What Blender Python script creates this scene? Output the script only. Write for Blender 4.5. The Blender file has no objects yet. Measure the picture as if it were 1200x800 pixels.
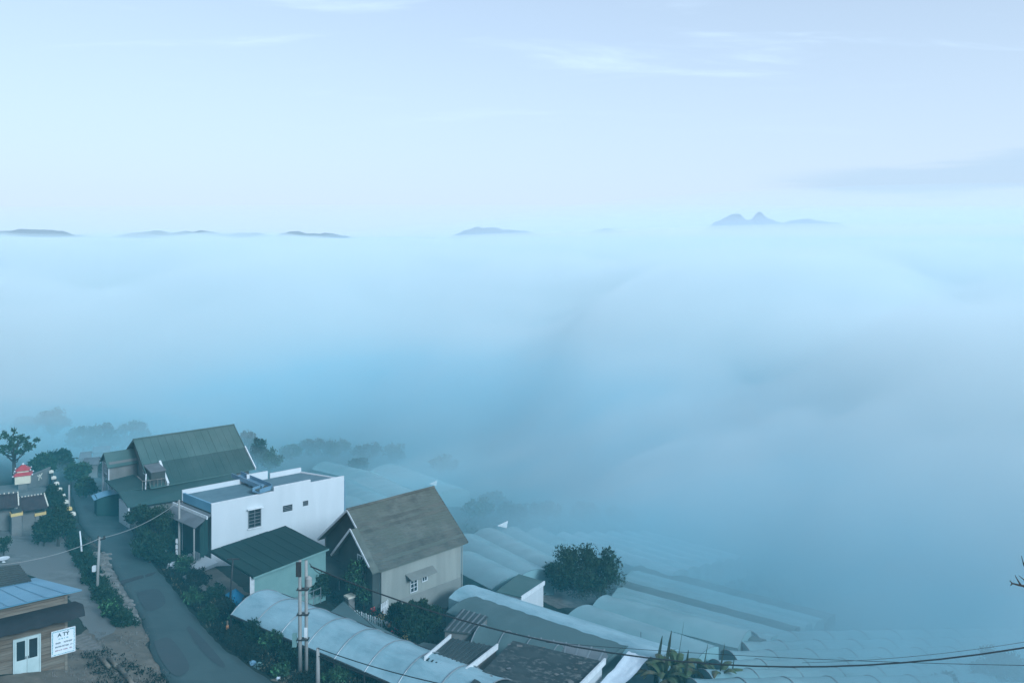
import bpy, bmesh, math, random
import numpy as np
from mathutils import Vector, Matrix, noise

S = bpy.context.scene
COL = S.collection
# ------------------------------------------------------------------ camera
CZ = 50.0          # camera height; the hillside falls away below it
F = 950.0          # focal length in pixels of a 1200 px wide picture
HY = 283.0         # pixel row of the horizon
cam = bpy.data.cameras.new('camera'); cam_o = bpy.data.objects.new('camera', cam); COL.objects.link(cam_o)
cam_o.location = (0, 0, CZ); cam_o.rotation_euler = (math.radians(90), 0, 0)
cam.sensor_width = 36; cam.lens = 36 * F / 1200; cam.shift_y = -(400 - HY) / 1200
cam.clip_start = .5; cam.clip_end = 80000
S.camera = cam_o
# ------------------------------------------------------------------ view, sampling
S.view_settings.view_transform = 'Standard'; S.view_settings.look = 'None'
S.view_settings.exposure = 1.04; S.view_settings.gamma = 1.0
S.view_settings.use_white_balance = True; S.view_settings.white_balance_temperature = 4950; S.view_settings.white_balance_tint = 0
S.cycles.volume_bounces = 20; S.cycles.max_bounces = 24; S.cycles.diffuse_bounces = 3; S.cycles.glossy_bounces = 2
# ------------------------------------------------------------------ sky and sun
AZ = math.radians(138); EL = math.radians(27)
world = bpy.data.worlds.new('World'); S.world = world; world.use_nodes = True
wt = world.node_tree; N = wt.nodes.new; L = wt.links.new
bg = wt.nodes['Background']; bg.inputs[1].default_value = .115
sky = N('ShaderNodeTexSky'); sky.sky_type = 'NISHITA'; sky.sun_disc = False
sky.sun_elevation = EL; sky.sun_rotation = AZ; sky.ozone_density = 2; sky.air_density = 1; sky.dust_density = 1; sky.altitude = 1200
def wmath(op, a, b=None, c=None):
    n = N('ShaderNodeMath'); n.operation = op
    for i, q in enumerate((a, b, c)):
        if q is None: continue
        if isinstance(q, (int, float)): n.inputs[i].default_value = q
        else: L(q, n.inputs[i])
    return n.outputs[0]
def wstep(x, lo, hi):
    n = N('ShaderNodeMapRange'); n.interpolation_type = 'SMOOTHERSTEP'
    L(x, n.inputs[0]); n.inputs[1].default_value = lo; n.inputs[2].default_value = hi
    return n.outputs[0]
def wmix(f, a, b):
    m = N('ShaderNodeMix'); m.data_type = 'RGBA'; m.clamp_factor = True
    L(f, m.inputs[0])
    for i, q in ((6, a), (7, b)):
        if isinstance(q, tuple): m.inputs[i].default_value = (*q, 1)
        else: L(q, m.inputs[i])
    return m.outputs[2]
tc = N('ShaderNodeTexCoord'); sp = N('ShaderNodeSeparateXYZ'); L(tc.outputs['Generated'], sp.inputs[0])
dx, dy, dz = sp.outputs
zz = wmath('MAXIMUM', dz, 0.0)
# thin high veil whose depth grows with the path through it
tau = wmath('DIVIDE', .30, wmath('ADD', zz, .06))
veil = wmath('SUBTRACT', 1.0, wmath('POWER', 2.718, wmath('MULTIPLY', tau, -1.0)))
hs = N('ShaderNodeHueSaturation'); hs.inputs['Value'].default_value = .64; hs.inputs['Saturation'].default_value = .55; L(sky.outputs[0], hs.inputs['Color'])
col = wmix(veil, hs.outputs[0], (3.6, 3.38, 3.2))
# cirrus: noise on a flat layer overhead
den = wmath('ADD', zz, .10)
cv = N('ShaderNodeCombineXYZ'); L(wmath('DIVIDE', dx, den), cv.inputs[0]); L(wmath('DIVIDE', dy, den), cv.inputs[1])
mp = N('ShaderNodeMapping'); L(cv.outputs[0], mp.inputs[0]); mp.inputs['Rotation'].default_value = (0, 0, .35); mp.inputs['Scale'].default_value = (.55, 1.5, 1); mp.inputs['Location'].default_value = (.4, 2.1, 0)
nz = N('ShaderNodeTexNoise'); nz.inputs['Scale'].default_value = 1.5; nz.inputs['Detail'].default_value = 9; nz.inputs['Roughness'].default_value = .62; nz.inputs['Distortion'].default_value = .5; L(mp.outputs[0], nz.inputs['Vector'])
cir = wmath('MULTIPLY', wstep(nz.outputs[0], .50, .80), wstep(zz, .07, .24))
col = wmix(wmath('MULTIPLY', cir, .9), col, (3.95, 3.9, 3.9))
# a long grey stratus bar low over the fog, with a frayed lower edge
az = wmath('ARCTAN2', dx, dy)
cv2 = N('ShaderNodeCombineXYZ'); L(wmath('MULTIPLY', az, 5.0), cv2.inputs[0]); L(wmath('MULTIPLY', dz, 46.0), cv2.inputs[1])
nz2 = N('ShaderNodeTexNoise'); nz2.inputs['Scale'].default_value = 1.5; nz2.inputs['Detail'].default_value = 7; nz2.inputs['Roughness'].default_value = .55; L(cv2.outputs[0], nz2.inputs['Vector'])
wob = wmath('MULTIPLY', wmath('SUBTRACT', nz2.outputs[0], .5), .030)
hz = wmath('ADD', dz, wob)
bar = wmath('MULTIPLY', wstep(hz, .046, .062), wmath('SUBTRACT', 1.0, wstep(wmath('SUBTRACT', hz, wmath('MULTIPLY', wmath('MAXIMUM', wmath('SUBTRACT', az, .45), 0.0), .12)), .070, .088)))
bar = wmath('MULTIPLY', bar, wstep(wmath('ADD', az, wmath('MULTIPLY', wob, 6.0)), .27, .42))
col = wmix(wmath('MULTIPLY', bar, .38), col, (2.3, 2.65, 2.95))
L(col, bg.inputs[0])
sun = bpy.data.lights.new('sun', 'SUN'); sun_o = bpy.data.objects.new('sun', sun); COL.objects.link(sun_o)
sun.energy = 1.5; sun.angle = math.radians(14); sun.color = (1, .98, .94)
sun_o.rotation_euler = Vector((math.sin(AZ) * math.cos(EL), math.cos(AZ) * math.cos(EL), math.sin(EL))).to_track_quat('Z', 'Y').to_euler()
sun_o.location = (60, -40, 90)

# ------------------------------------------------------------------ materials
MATS = {}
def pm(name, c1, c2=None, scale=1.0, rough=.85, bump=0.0, detail=5.0, lo=.35, hi=.65, stretch=(1, 1, 1), bscale=None, spec=.3, metal=0.0, c3=None, scale3=.3):
    if name in MATS: return MATS[name]
    m = bpy.data.materials.new(name); m.use_nodes = True; t = m.node_tree; b = t.nodes['Principled BSDF']
    b.inputs['Roughness'].default_value = rough; b.inputs['Specular IOR Level'].default_value = spec; b.inputs['Metallic'].default_value = metal
    b.inputs['Base Color'].default_value = (*c1, 1)
    if c2 or bump:
        co = t.nodes.new('ShaderNodeTexCoord'); mpn = t.nodes.new('ShaderNodeMapping'); mpn.inputs['Scale'].default_value = stretch
        t.links.new(co.outputs['Object'], mpn.inputs[0])
    if c2:
        n = t.nodes.new('ShaderNodeTexNoise'); n.inputs['Scale'].default_value = scale; n.inputs['Detail'].default_value = detail; n.inputs['Roughness'].default_value = .6
        t.links.new(mpn.outputs[0], n.inputs['Vector'])
        r = t.nodes.new('ShaderNodeMapRange'); r.inputs[1].default_value = lo; r.inputs[2].default_value = hi; t.links.new(n.outputs[0], r.inputs[0])
        x = t.nodes.new('ShaderNodeMix'); x.data_type = 'RGBA'; x.inputs[6].default_value = (*c1, 1); x.inputs[7].default_value = (*c2, 1)
        t.links.new(r.outputs[0], x.inputs[0]); out = x.outputs[2]
        if c3:
            n3 = t.nodes.new('ShaderNodeTexNoise'); n3.inputs['Scale'].default_value = scale3; n3.inputs['Detail'].default_value = 4
            t.links.new(mpn.outputs[0], n3.inputs['Vector'])
            r3 = t.nodes.new('ShaderNodeMapRange'); r3.inputs[1].default_value = .45; r3.inputs[2].default_value = .62; t.links.new(n3.outputs[0], r3.inputs[0])
            x3 = t.nodes.new('ShaderNodeMix'); x3.data_type = 'RGBA'; x3.inputs[7].default_value = (*c3, 1)
            t.links.new(out, x3.inputs[6]); t.links.new(r3.outputs[0], x3.inputs[0]); out = x3.outputs[2]
        t.links.new(out, b.inputs['Base Color'])
    if bump:
        nb = t.nodes.new('ShaderNodeTexNoise'); nb.inputs['Scale'].default_value = bscale or scale * 4; nb.inputs['Detail'].default_value = 6
        t.links.new(mpn.outputs[0], nb.inputs['Vector'])
        bp = t.nodes.new('ShaderNodeBump'); bp.inputs['Strength'].default_value = 1; bp.inputs['Distance'].default_value = bump
        t.links.new(nb.outputs[0], bp.inputs['Height']); t.links.new(bp.outputs[0], b.inputs['Normal'])
    MATS[name] = m; return m
M_GROUND = pm('hillside soil', (0.016, 0.024, 0.014), (0.030, 0.035, 0.024), .35, .95, .06, c3=(0.011, 0.022, 0.010), scale3=.09, bscale=2.5)
M_ROAD = pm('worn asphalt', (0.048, 0.074, 0.074), (0.068, 0.101, 0.097), .45, .75, .008, c3=(0.057, 0.084, 0.081), scale3=.15, bscale=9)
M_PATCH = pm('tar joint', (0.031, 0.033, 0.034), (0.048, 0.048, 0.048), 3, .8)
M_CONC = pm('yard concrete', (.215, .222, .205), (.115, .118, .108), .7, .9, .012, lo=.38, hi=.62, detail=8, c3=(.165, .17, .158), scale3=.16, bscale=7)
M_DIRT = pm('bare earth', (0.212, 0.181, 0.137), (0.106, 0.093, 0.071), .55, .95, .06, c3=(0.147, 0.132, 0.106), scale3=.2, bscale=4)
M_STONE = pm('rubble', (0.239, 0.221, 0.195), (0.114, 0.111, 0.098), 1.6, .95, .05, bscale=6)
M_WHITE = pm('white render', (0.596, 0.611, 0.611), (0.521, 0.543, 0.543), .35, .85, .004, c3=(0.555, 0.572, 0.572), scale3=.9, stretch=(1.3, 1.3, .16), bscale=9)
M_TRIM = pm('white trim paint', (.74, .75, .74), (.6, .61, .6), 2.5, .6)
M_ROOFCONC = pm('flat roof screed', (.15, .225, .25), (.11, .175, .20), .7, .85, .006, c3=(.13, .20, .225), scale3=.25)
M_BLUE = pm('blue sheet metal', (.13, .23, .31), (.17, .27, .35), 1.2, .45, spec=.4)
M_BLUEROOF = pm('light blue roof sheet', (0.135, 0.288, 0.403), (0.184, 0.346, 0.446), .5, .42, c3=(0.104, 0.230, 0.331), scale3=.25, spec=.5)
M_TEAL = pm('dark green sheet', (0.019, 0.044, 0.039), (0.026, 0.052, 0.046), .45, .85, c3=(0.017, 0.038, 0.035), scale3=.15, spec=.15)
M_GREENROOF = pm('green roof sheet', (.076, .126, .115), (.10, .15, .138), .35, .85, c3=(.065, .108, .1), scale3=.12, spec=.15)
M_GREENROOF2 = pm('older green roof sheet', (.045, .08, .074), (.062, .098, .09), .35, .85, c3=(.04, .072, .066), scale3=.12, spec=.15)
M_MINT = pm('mint wall paint', (.19, .295, .275), (.155, .25, .235), .8, .8)
M_TILE = pm('weathered roof tile', (0.142, 0.153, 0.129), (0.079, 0.090, 0.078), 1.1, .85, .02, c3=(0.104, 0.119, 0.098), scale3=.4, bscale=6)
M_TILE2 = pm('darker roof tile', (0.100, 0.108, 0.092), (0.067, 0.076, 0.066), 1.1, .88, .02, c3=(0.119, 0.124, 0.104), scale3=.5, bscale=6)
M_CREAM = pm('cream wall', (0.286, 0.293, 0.257), (0.248, 0.257, 0.225), .4, .88, .004, c3=(0.235, 0.243, 0.214), scale3=.9, stretch=(1.6, 1.6, .13))
M_DADO = pm('grey wall base', (0.224, 0.228, 0.204), (0.177, 0.184, 0.163), .6, .88)
M_DARKWALL = pm('dark wall and shaded front', (0.056, 0.066, 0.060), (0.039, 0.049, 0.046), .7, .85)
M_FRAME = pm('window frame', (.62, .64, .63), (.5, .52, .52), 3, .5)
M_GLASS = pm('dark glass', (.02, .028, .032), rough=.12, spec=.6)
M_CONCPOLE = pm('pole concrete', (0.343, 0.333, 0.305), (0.248, 0.242, 0.224), 2.0, .85, stretch=(1, 1, .3))
M_DARKMETAL = pm('dark iron', (0.024, 0.025, 0.026), (0.041, 0.039, 0.037), 3, .6)
M_STEEL = pm('galvanised tube', (0.258, 0.272, 0.279), (0.190, 0.204, 0.211), 3, .45, metal=.3)
M_CABLE = pm('cable rubber', (0.012, 0.014, 0.015), rough=.55)
M_CABLEL = pm('pale cable', (0.286, 0.286, 0.272), rough=.6)
M_FILM = pm('polythene film', (0.288, 0.420, 0.450), (0.224, 0.340, 0.370), .9, .35, .05, c3=(0.328, 0.460, 0.490), scale3=.35, bscale=1.8, spec=.5, stretch=(1, 2.2, 1))
M_FILM2 = pm('old greenhouse film', (0.205, 0.319, 0.331), (0.164, 0.262, 0.274), .35, .4, .02, c3=(0.230, 0.353, 0.365), scale3=.1, bscale=1.3, spec=.45)
M_NET = pm('shade net', (0.104, 0.150, 0.148), (0.077, 0.115, 0.113), .5, .8, .01, c3=(0.095, 0.140, 0.138), scale3=.12)
M_NETG = pm('green shade net', (0.068, 0.095, 0.088), (0.095, 0.122, 0.116), .6, .8, .02)
M_WOOD = pm('weathered plank', (0.156, 0.119, 0.082), (0.088, 0.068, 0.049), 1.3, .88, .008, stretch=(.5, 3, 6), c3=(0.184, 0.156, 0.119), scale3=.8)
M_WOOD2 = pm('bleached plank', (0.218, 0.190, 0.146), (0.136, 0.116, 0.088), 1.3, .88, .008, stretch=(.5, 3, 6))
M_TARP = pm('black tarpaulin', (0.016, 0.018, 0.021), (0.027, 0.030, 0.033), 1.0, .85, .03, bscale=2)
M_DOORP = pm('pale door paint', (.50, .58, .56), (.42, .5, .48), 1.5, .6)
M_CORR = pm('rusty dark corrugated sheet', (0.041, 0.054, 0.054), (0.066, 0.078, 0.071), .8, .7, c3=(0.027, 0.038, 0.039), scale3=.4, stretch=(1, .3, 1))
M_MOSSROOF = pm('littered dark roof', (.032, .042, .042), (.15, .155, .14), 2.4, .9, .03, lo=.52, hi=.62, detail=8, c3=(.05, .062, .06), scale3=.6)
M_TIN = pm('grey tin sheet', (0.156, 0.167, 0.170), (0.116, 0.122, 0.126), .8, .5, c3=(0.184, 0.194, 0.197), scale3=.5, metal=.2)
M_WALLGREY = pm('grey block wall', (0.184, 0.180, 0.167), (0.129, 0.129, 0.119), .7, .9, .01)
M_RED = pm('red lacquer', (.42, .04, .045), (.32, .03, .035), 3, .5)
M_CREAMY = pm('cream lacquer', (.66, .60, .44), (.58, .52, .38), 2, .7)
M_YELLOW = pm('yellow cap paint', (.62, .46, .16), (.52, .38, .14), 3, .7)
M_PALECAP = pm('pale cap paint', (.66, .62, .5), (.55, .52, .42), 3, .7)
M_DARKTILE = pm('dark glazed tile', (0.034, 0.027, 0.029), (0.054, 0.042, 0.041), 2, .6)
M_SIGN = pm('sign white', (.74, .76, .78), (.68, .71, .73), 2, .5)
M_SIGNB = pm('sign teal print', (.05, .26, .30), (.09, .34, .34), 8, .5)
M_INK = pm('sign dark print', (0.020, 0.048, 0.054), rough=.6)
M_INKR = pm('sign red print', (0.204, 0.054, 0.082), rough=.6)
M_ORANGE = pm('orange plastic', (.40, .18, .07), rough=.5)
M_BARK = pm('bark', (0.068, 0.058, 0.044), (0.037, 0.033, 0.027), 2.5, .95, .03, stretch=(1, 1, .3))
M_LEAF = pm('leaf dark', (0.009, 0.026, 0.011), (0.019, 0.043, 0.017), 2.2, .7)
M_LEAF2 = pm('leaf mid', (0.020, 0.049, 0.019), (0.037, 0.071, 0.030), 2.0, .7)
M_LEAF3 = pm('leaf bright', (.05, .13, .05), (.09, .20, .08), 2.5, .6)
M_WEED = pm('weed leaf', (0.005, 0.011, 0.004), (0.011, 0.018, 0.009), .9, .8, c3=(0.007, 0.012, 0.006), scale3=.4)
M_STRAW = pm('dry grass', (0.136, 0.116, 0.068), (0.088, 0.082, 0.048), 2, .9)
M_BANANA = pm('banana leaf', (0.034, 0.068, 0.027), (0.075, 0.099, 0.041), 1.2, .6, c3=(0.095, 0.088, 0.048), scale3=.8)
M_MOUNT = pm('distant forest', (0.017, 0.031, 0.019), (0.031, 0.041, 0.024), .004, .95)
M_SHEET = pm('white plastic sheet', (.66, .70, .72), (.58, .62, .65), 1.5, .4, .03, bscale=3)

# ------------------------------------------------------------------ mesh builders
class MB:
    def __init__(s): s.v = []; s.f = []
    def add(s, vs, fs):
        o = len(s.v); s.v += [tuple(p) for p in vs]; s.f += [tuple(i + o for i in q) for q in fs]; return s
    def box(s, x0, x1, y0, y1, z0, z1):
        return s.add([(x, y, z) for z in (z0, z1) for y in (y0, y1) for x in (x0, x1)],
                     [(0, 2, 3, 1), (4, 5, 7, 6), (0, 1, 5, 4), (2, 6, 7, 3), (0, 4, 6, 2), (1, 3, 7, 5)])
    def slab(s, pts, th):                     # a polygon given by its top corners, thickened downwards
        n = len(pts); b = [(p[0], p[1], p[2] - th) for p in pts]
        return s.add(list(pts) + b, [tuple(range(n)), tuple(range(2 * n - 1, n - 1, -1))] + [(i, n + i, n + (i + 1) % n, (i + 1) % n) for i in range(n)])
    def prism(s, poly, z0, z1):
        return s.slab([(p[0], p[1], z1) for p in poly], z1 - z0)
    def bar(s, p, q, w, h=None):              # square bar between two points
        p = Vector(p); q = Vector(q); h = h or w; d = (q - p).normalized()
        up = Vector((0, 0, 1)) if abs(d.z) < .95 else Vector((0, 1, 0))
        r = d.cross(up).normalized() * w / 2; u = r.cross(d).normalized() * h / 2
        return s.add([p - r - u, p + r - u, p + r + u, p - r + u, q - r - u, q + r - u, q + r + u, q - r + u],
                     [(0, 1, 2, 3), (7, 6, 5, 4), (0, 4, 5, 1), (1, 5, 6, 2), (2, 6, 7, 3), (3, 7, 4, 0)])
    def tube(s, pts, rad, n=6):
        pts = [Vector(p) for p in pts]; rs = rad if isinstance(rad, (list, tuple)) else [rad] * len(pts)
        o = len(s.v)
        for i, p in enumerate(pts):
            d = (pts[min(i + 1, len(pts) - 1)] - pts[max(i - 1, 0)]).normalized()
            up = Vector((0, 0, 1)) if abs(d.z) < .95 else Vector((0, 1, 0))
            r = d.cross(up).normalized(); u = r.cross(d).normalized()
            for k in range(n):
                a = 2 * math.pi * k / n; s.v.append(tuple(p + (r * math.cos(a) + u * math.sin(a)) * rs[i]))
        for i in range(len(pts) - 1):
            for k in range(n):
                a = o + i * n + k; b = o + i * n + (k + 1) % n; s.f.append((a, b, b + n, a + n))
        s.f.append(tuple(o + k for k in range(n))[::-1]); e = o + (len(pts) - 1) * n; s.f.append(tuple(e + k for k in range(n)))
        return s
    def lathe(s, prof, n=12, c=(0, 0)):
        o = len(s.v)
        for r, z in prof:
            for k in range(n):
                a = 2 * math.pi * k / n; s.v.append((c[0] + r * math.cos(a), c[1] + r * math.sin(a), z))
        for i in range(len(prof) - 1):
            for k in range(n):
                a = o + i * n + k; b = o + i * n + (k + 1) % n; s.f.append((a, b, b + n, a + n))
        s.f.append(tuple(o + k for k in range(n))[::-1]); e = o + (len(prof) - 1) * n; s.f.append(tuple(e + k for k in range(n)))
        return s
    def build(s, name, m, parent=None, smooth=False):
        me = bpy.data.meshes.new(name); me.from_pydata(s.v, [], s.f); me.update()
        bm = bmesh.new(); bm.from_mesh(me); bmesh.ops.recalc_face_normals(bm, faces=bm.faces); bm.to_mesh(me); bm.free()
        if smooth: me.polygons.foreach_set('use_smooth', [True] * len(me.polygons))
        me.materials.append(m)
        o = bpy.data.objects.new(name, me); COL.objects.link(o)
        if parent: o.parent = parent
        return o
def raw(name, v, f, m, parent=None, smooth=False):
    me = bpy.data.meshes.new(name); me.from_pydata(v, [], f); me.update()
    if smooth: me.polygons.foreach_set('use_smooth', [True] * len(me.polygons))
    if m: me.materials.append(m)
    o = bpy.data.objects.new(name, me); COL.objects.link(o)
    if parent: o.parent = parent
    return o
def tag(o, label, cat=None, group=None, kind=None):
    o['label'] = label
    if cat: o['category'] = cat
    if group: o['group'] = group
    if kind: o['kind'] = kind
    return o
def thing(name, label, cat, loc=(0, 0, 0), ang=0.0, group=None):
    o = bpy.data.objects.new(name, None); COL.objects.link(o); o.location = loc; o.rotation_euler = (0, 0, ang)
    o.empty_display_size = .5
    return tag(o, label, cat, group)
def struct(o):
    o['kind'] = 'structure'; return o

# ------------------------------------------------------------------ terrain
def smax(a, b, k):
    h = max(0.0, min(1.0, .5 + .5 * (a - b) / k)); return b * (1 - h) + a * h + k * h * (1 - h)
def gz(x, y):
    p = 31.7 - .12 * x - .2 * y
    p = -smax(-p, -42, 6)
    p = smax(p, 3.2, 9)
    return p + .10 * noise.noise(Vector((x / 5, y / 5, 1.3))) + (.5 * noise.noise(Vector((x / 40, y / 40, 7))) if y > 130 else .5 * noise.noise(Vector((x / 40, y / 40, 7))) * max(0, (y - 95) / 35))
def at(px, py, Y):                             # the place at distance Y along a sight line
    return Vector(((px - 600) / F * Y, Y, CZ - (py - HY) / F * Y))
def gp(px, py, h=0.0):                         # the place on the ground (or h above it)
    a = (px - 600) / F; d = (py - HY) / F; Y = 25.0; st = 2.0
    while Y < 900:
        if CZ - d * Y <= gz(a * Y, Y) + h:
            lo, hi = Y - st, Y
            for _ in range(14):
                mid = (lo + hi) / 2
                if CZ - d * mid <= gz(a * mid, mid) + h: hi = mid
                else: lo = mid
            Y = hi; break
        Y += st
    return Vector((a * Y, Y, CZ - d * Y))
def axis(a, b, n0, n1, st, g):
    r = [n0 + i * st for i in range(int((n1 - n0) / st) + 1)]
    s = st; x = r[-1]
    while x < b: s *= g; x += s; r.append(min(x, b))
    s = st; x = n0
    while x > a: s *= g; x -= s; r.insert(0, max(x, a))
    return r
xs = axis(-1900, 1900, -75, 60, 1.2, 1.25); ys = axis(-120, 3300, 30, 150, 1.2, 1.22)
nx = len(xs)
struct(raw('ground', [(x, y, gz(x, y)) for y in ys for x in xs],
           [(j * nx + i, j * nx + i + 1, (j + 1) * nx + i + 1, (j + 1) * nx + i) for j in range(len(ys) - 1) for i in range(nx - 1)], M_GROUND, smooth=True))['label'] = 'dark hillside falling towards the fog filled valley'

def drape(name, poly, lift, m, cell=.8, skirt=.25):
    """A sheet laid over the ground; poly is a list of world x, y corners."""
    bm = bmesh.new(); vs = [bm.verts.new((p[0], p[1], 0)) for p in poly]; bm.faces.new(vs)
    x0 = min(p[0] for p in poly); x1 = max(p[0] for p in poly); y0 = min(p[1] for p in poly); y1 = max(p[1] for p in poly)
    for ax, lo, hi in ((0, x0, x1), (1, y0, y1)):
        k = lo + cell
        while k < hi:
            co = (k, 0, 0) if ax == 0 else (0, k, 0); no = (1, 0, 0) if ax == 0 else (0, 1, 0)
            bmesh.ops.bisect_plane(bm, geom=bm.verts[:] + bm.edges[:] + bm.faces[:], plane_co=co, plane_no=no); k += cell
    bmesh.ops.triangulate(bm, faces=bm.faces[:])
    for e in [q for q in bm.edges if q.is_boundary]:
        for q in e.verts: q.co.x += .22 * noise.noise(Vector((q.co.x * 1.1, q.co.y * 1.1, 2))); q.co.y += .22 * noise.noise(Vector((q.co.x * 1.1, q.co.y * 1.1, 6)))
    edge = [e for e in bm.edges if e.is_boundary]
    r = bmesh.ops.extrude_edge_only(bm, edges=edge)
    low = {v for v in r['geom'] if isinstance(v, bmesh.types.BMVert)}
    for v in bm.verts: v.co.z = gz(v.co.x, v.co.y) + (lift - skirt if v in low else lift)
    bmesh.ops.recalc_face_normals(bm, faces=bm.faces[:])
    me = bpy.data.meshes.new(name); bm.to_mesh(me); bm.free(); me.materials.append(m)
    if sum(p.normal.z * p.area for p in me.polygons) < 0: me.flip_normals()
    o = bpy.data.objects.new(name, me); COL.objects.link(o); return struct(o)
def G2(pts): return [gp(*p).xy for p in pts]
# the road: left and right edges
RL = [(60, 503), (72, 518), (80, 535), (83, 552), (84, 570), (86, 584), (92, 608), (103, 626), (119, 645), (132, 664), (143, 686), (158, 711), (170, 737), (177, 764), (192, 793), (214, 826), (246, 868)]
RR = [(84, 503), (98, 518), (110, 535), (117, 552), (125, 570), (133, 584), (147, 606), (156, 628), (165, 646), (180, 663), (200, 687), (219, 712), (240, 739), (262, 761), (300, 788), (340, 820), (392, 862)]
def catmull(P, n=5):
    out = []
    for i in range(len(P) - 1):
        p0, p1, p2, p3 = P[max(i - 1, 0)], P[i], P[i + 1], P[min(i + 2, len(P) - 1)]
        for k in range(n):
            t = k / n
            out.append(tuple(.5 * (2 * p1[c] + (p2[c] - p0[c]) * t + (2 * p0[c] - 5 * p1[c] + 4 * p2[c] - p3[c]) * t * t + (3 * p1[c] - p0[c] - 3 * p2[c] + p3[c]) * t ** 3) for c in range(2)))
    return out + [tuple(P[-1])]
rl = catmull([tuple(gp(*p).xy) for p in RL]); rr = catmull([tuple(gp(*p).xy) for p in RR])
v = []; f = []; K = 6; random.seed(5)
for (a, b) in zip(rl, rr):
    ja = .08 * random.uniform(-1, 1); jb = .08 * random.uniform(-1, 1)
    for k in range(K + 3):
        t = min(max((k - 1) / K, 0), 1); t2 = t + (ja if k <= 1 else 0) / 3 + (jb if k >= K + 1 else 0) / 3
        x = a[0] + (b[0] - a[0]) * t2; y = a[1] + (b[1] - a[1]) * t2
        v.append((x, y, gz(x, y) + (.10 + .04 * math.sin(math.pi * t) if 1 <= k <= K + 1 else -.25)))
w_ = K + 3
for i in range(len(rl) - 1):
    for k in range(w_ - 1): f.append((i * w_ + k, i * w_ + k + 1, (i + 1) * w_ + k + 1, (i + 1) * w_ + k))
struct(raw('road', v, f, M_ROAD, smooth=True))['label'] = 'narrow worn asphalt lane winding down the hill'
def onroad(px, py): p = gp(px, py, .12); return p.x, p.y
a, b, c, d = [onroad(*p) for p in ((141, 680), (184, 669), (185.5, 672), (142, 685))]
v = []; f = []
for i in range(9):
    t = i / 8
    for q in (0, 1):
        x = (a[0] + (b[0] - a[0]) * t) * (1 - q) + (d[0] + (c[0] - d[0]) * t) * q; y = (a[1] + (b[1] - a[1]) * t) * (1 - q) + (d[1] + (c[1] - d[1]) * t) * q
        v.append((x, y + .04 * math.sin(i * 2.1 + q), gz(x, y) + .10 + .04 * math.sin(math.pi * t) + .006))
struct(raw('road_joint', v, [(2 * i, 2 * i + 1, 2 * i + 3, 2 * i + 2) for i in range(8)], M_PATCH))['label'] = 'dark tarred joint crossing the lane'
def road_patch(label, pts, m):
    P = [onroad(*q) for q in pts]; c0 = (sum(q[0] for q in P) / len(P), sum(q[1] for q in P) / len(P)); v = []; f = []
    ring = catmull(P + [P[0]], 4)[:-1]; n_ = len(ring)
    for k_ in (1.0, .66, .33): v += [(c0[0] + (x - c0[0]) * k_, c0[1] + (y - c0[1]) * k_) for x, y in ring]
    v.append(c0); v = [(x, y, gz(x, y) + .152) for x, y in v]
    for j in (0, 1): f += [(j * n_ + i, j * n_ + (i + 1) % n_, (j + 1) * n_ + (i + 1) % n_, (j + 1) * n_ + i) for i in range(n_)]
    f += [(2 * n_ + i, 2 * n_ + (i + 1) % n_, 3 * n_) for i in range(n_)]
    struct(raw('road_patch', v, f, m))['label'] = label
M_PATCH2 = pm('damp asphalt', (.038, .052, .055), (.045, .06, .062), 1.2, .7)
M_PATCH3 = pm('dusty asphalt', (.062, .076, .078), (.055, .07, .072), 1.2, .85)
road_patch('damp dark patch on the lane below the joint', [(160, 694), (184, 690), (194, 706), (176, 716), (166, 708)], M_PATCH2)
road_patch('dusty patch where the apron meets the lane', [(180, 752), (200, 748), (222, 780), (206, 792), (188, 772)], M_PATCH3)
road_patch('long damp streak down the lane', [(218, 736), (226, 736), (262, 776), (256, 780), (236, 762)], M_PATCH2)
# yards and bare ground
drape('concrete_yard', G2([(-40, 640), (30, 610), (70, 622), (82, 648), (96, 672), (112, 696), (124, 720), (136, 738), (116, 750), (98, 730), (70, 690), (20, 668), (-40, 662)]), .045, M_CONC)['label'] = 'pale concrete yard behind the plank shack'
drape('dirt_yard', G2([(100, 738), (126, 730), (170, 731), (176, 762), (193, 798), (215, 832), (120, 840), (60, 830), (-20, 812), (-20, 796), (40, 786), (88, 762)]), .03, M_DIRT)['label'] = 'bare earth apron between the shack and the lane'
drape('upper_courtyard', G2([(-40, 572), (52, 566), (58, 580), (62, 596), (40, 604), (-40, 606)]), .05, M_CONC)['label'] = 'grey courtyard around the little red roofed shrine'
drape('stony_verge', G2([(112, 650), (120, 648), (134, 668), (146, 692), (160, 716), (168, 734), (150, 730), (134, 702), (122, 676)]), .05, M_STONE)['label'] = 'stony verge along the lane'
drape('dirt_shoulder', G2([(230, 664), (250, 664), (272, 680), (292, 696), (276, 704), (262, 692), (246, 690), (236, 676)]), .04, M_DIRT)['label'] = 'bare earth shoulder above the weeds'
drape('dirt_patch', G2([(322, 796), (342, 786), (372, 788), (402, 798), (420, 815), (350, 815)]), .04, M_DIRT)['label'] = 'bare earth at the foot of the twin poles'
drape('field_soil', G2([(615, 690), (655, 684), (694, 694), (700, 704), (680, 712), (650, 712)]), .05, M_STONE)['label'] = 'rubble strewn soil beside the round tree'

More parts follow.
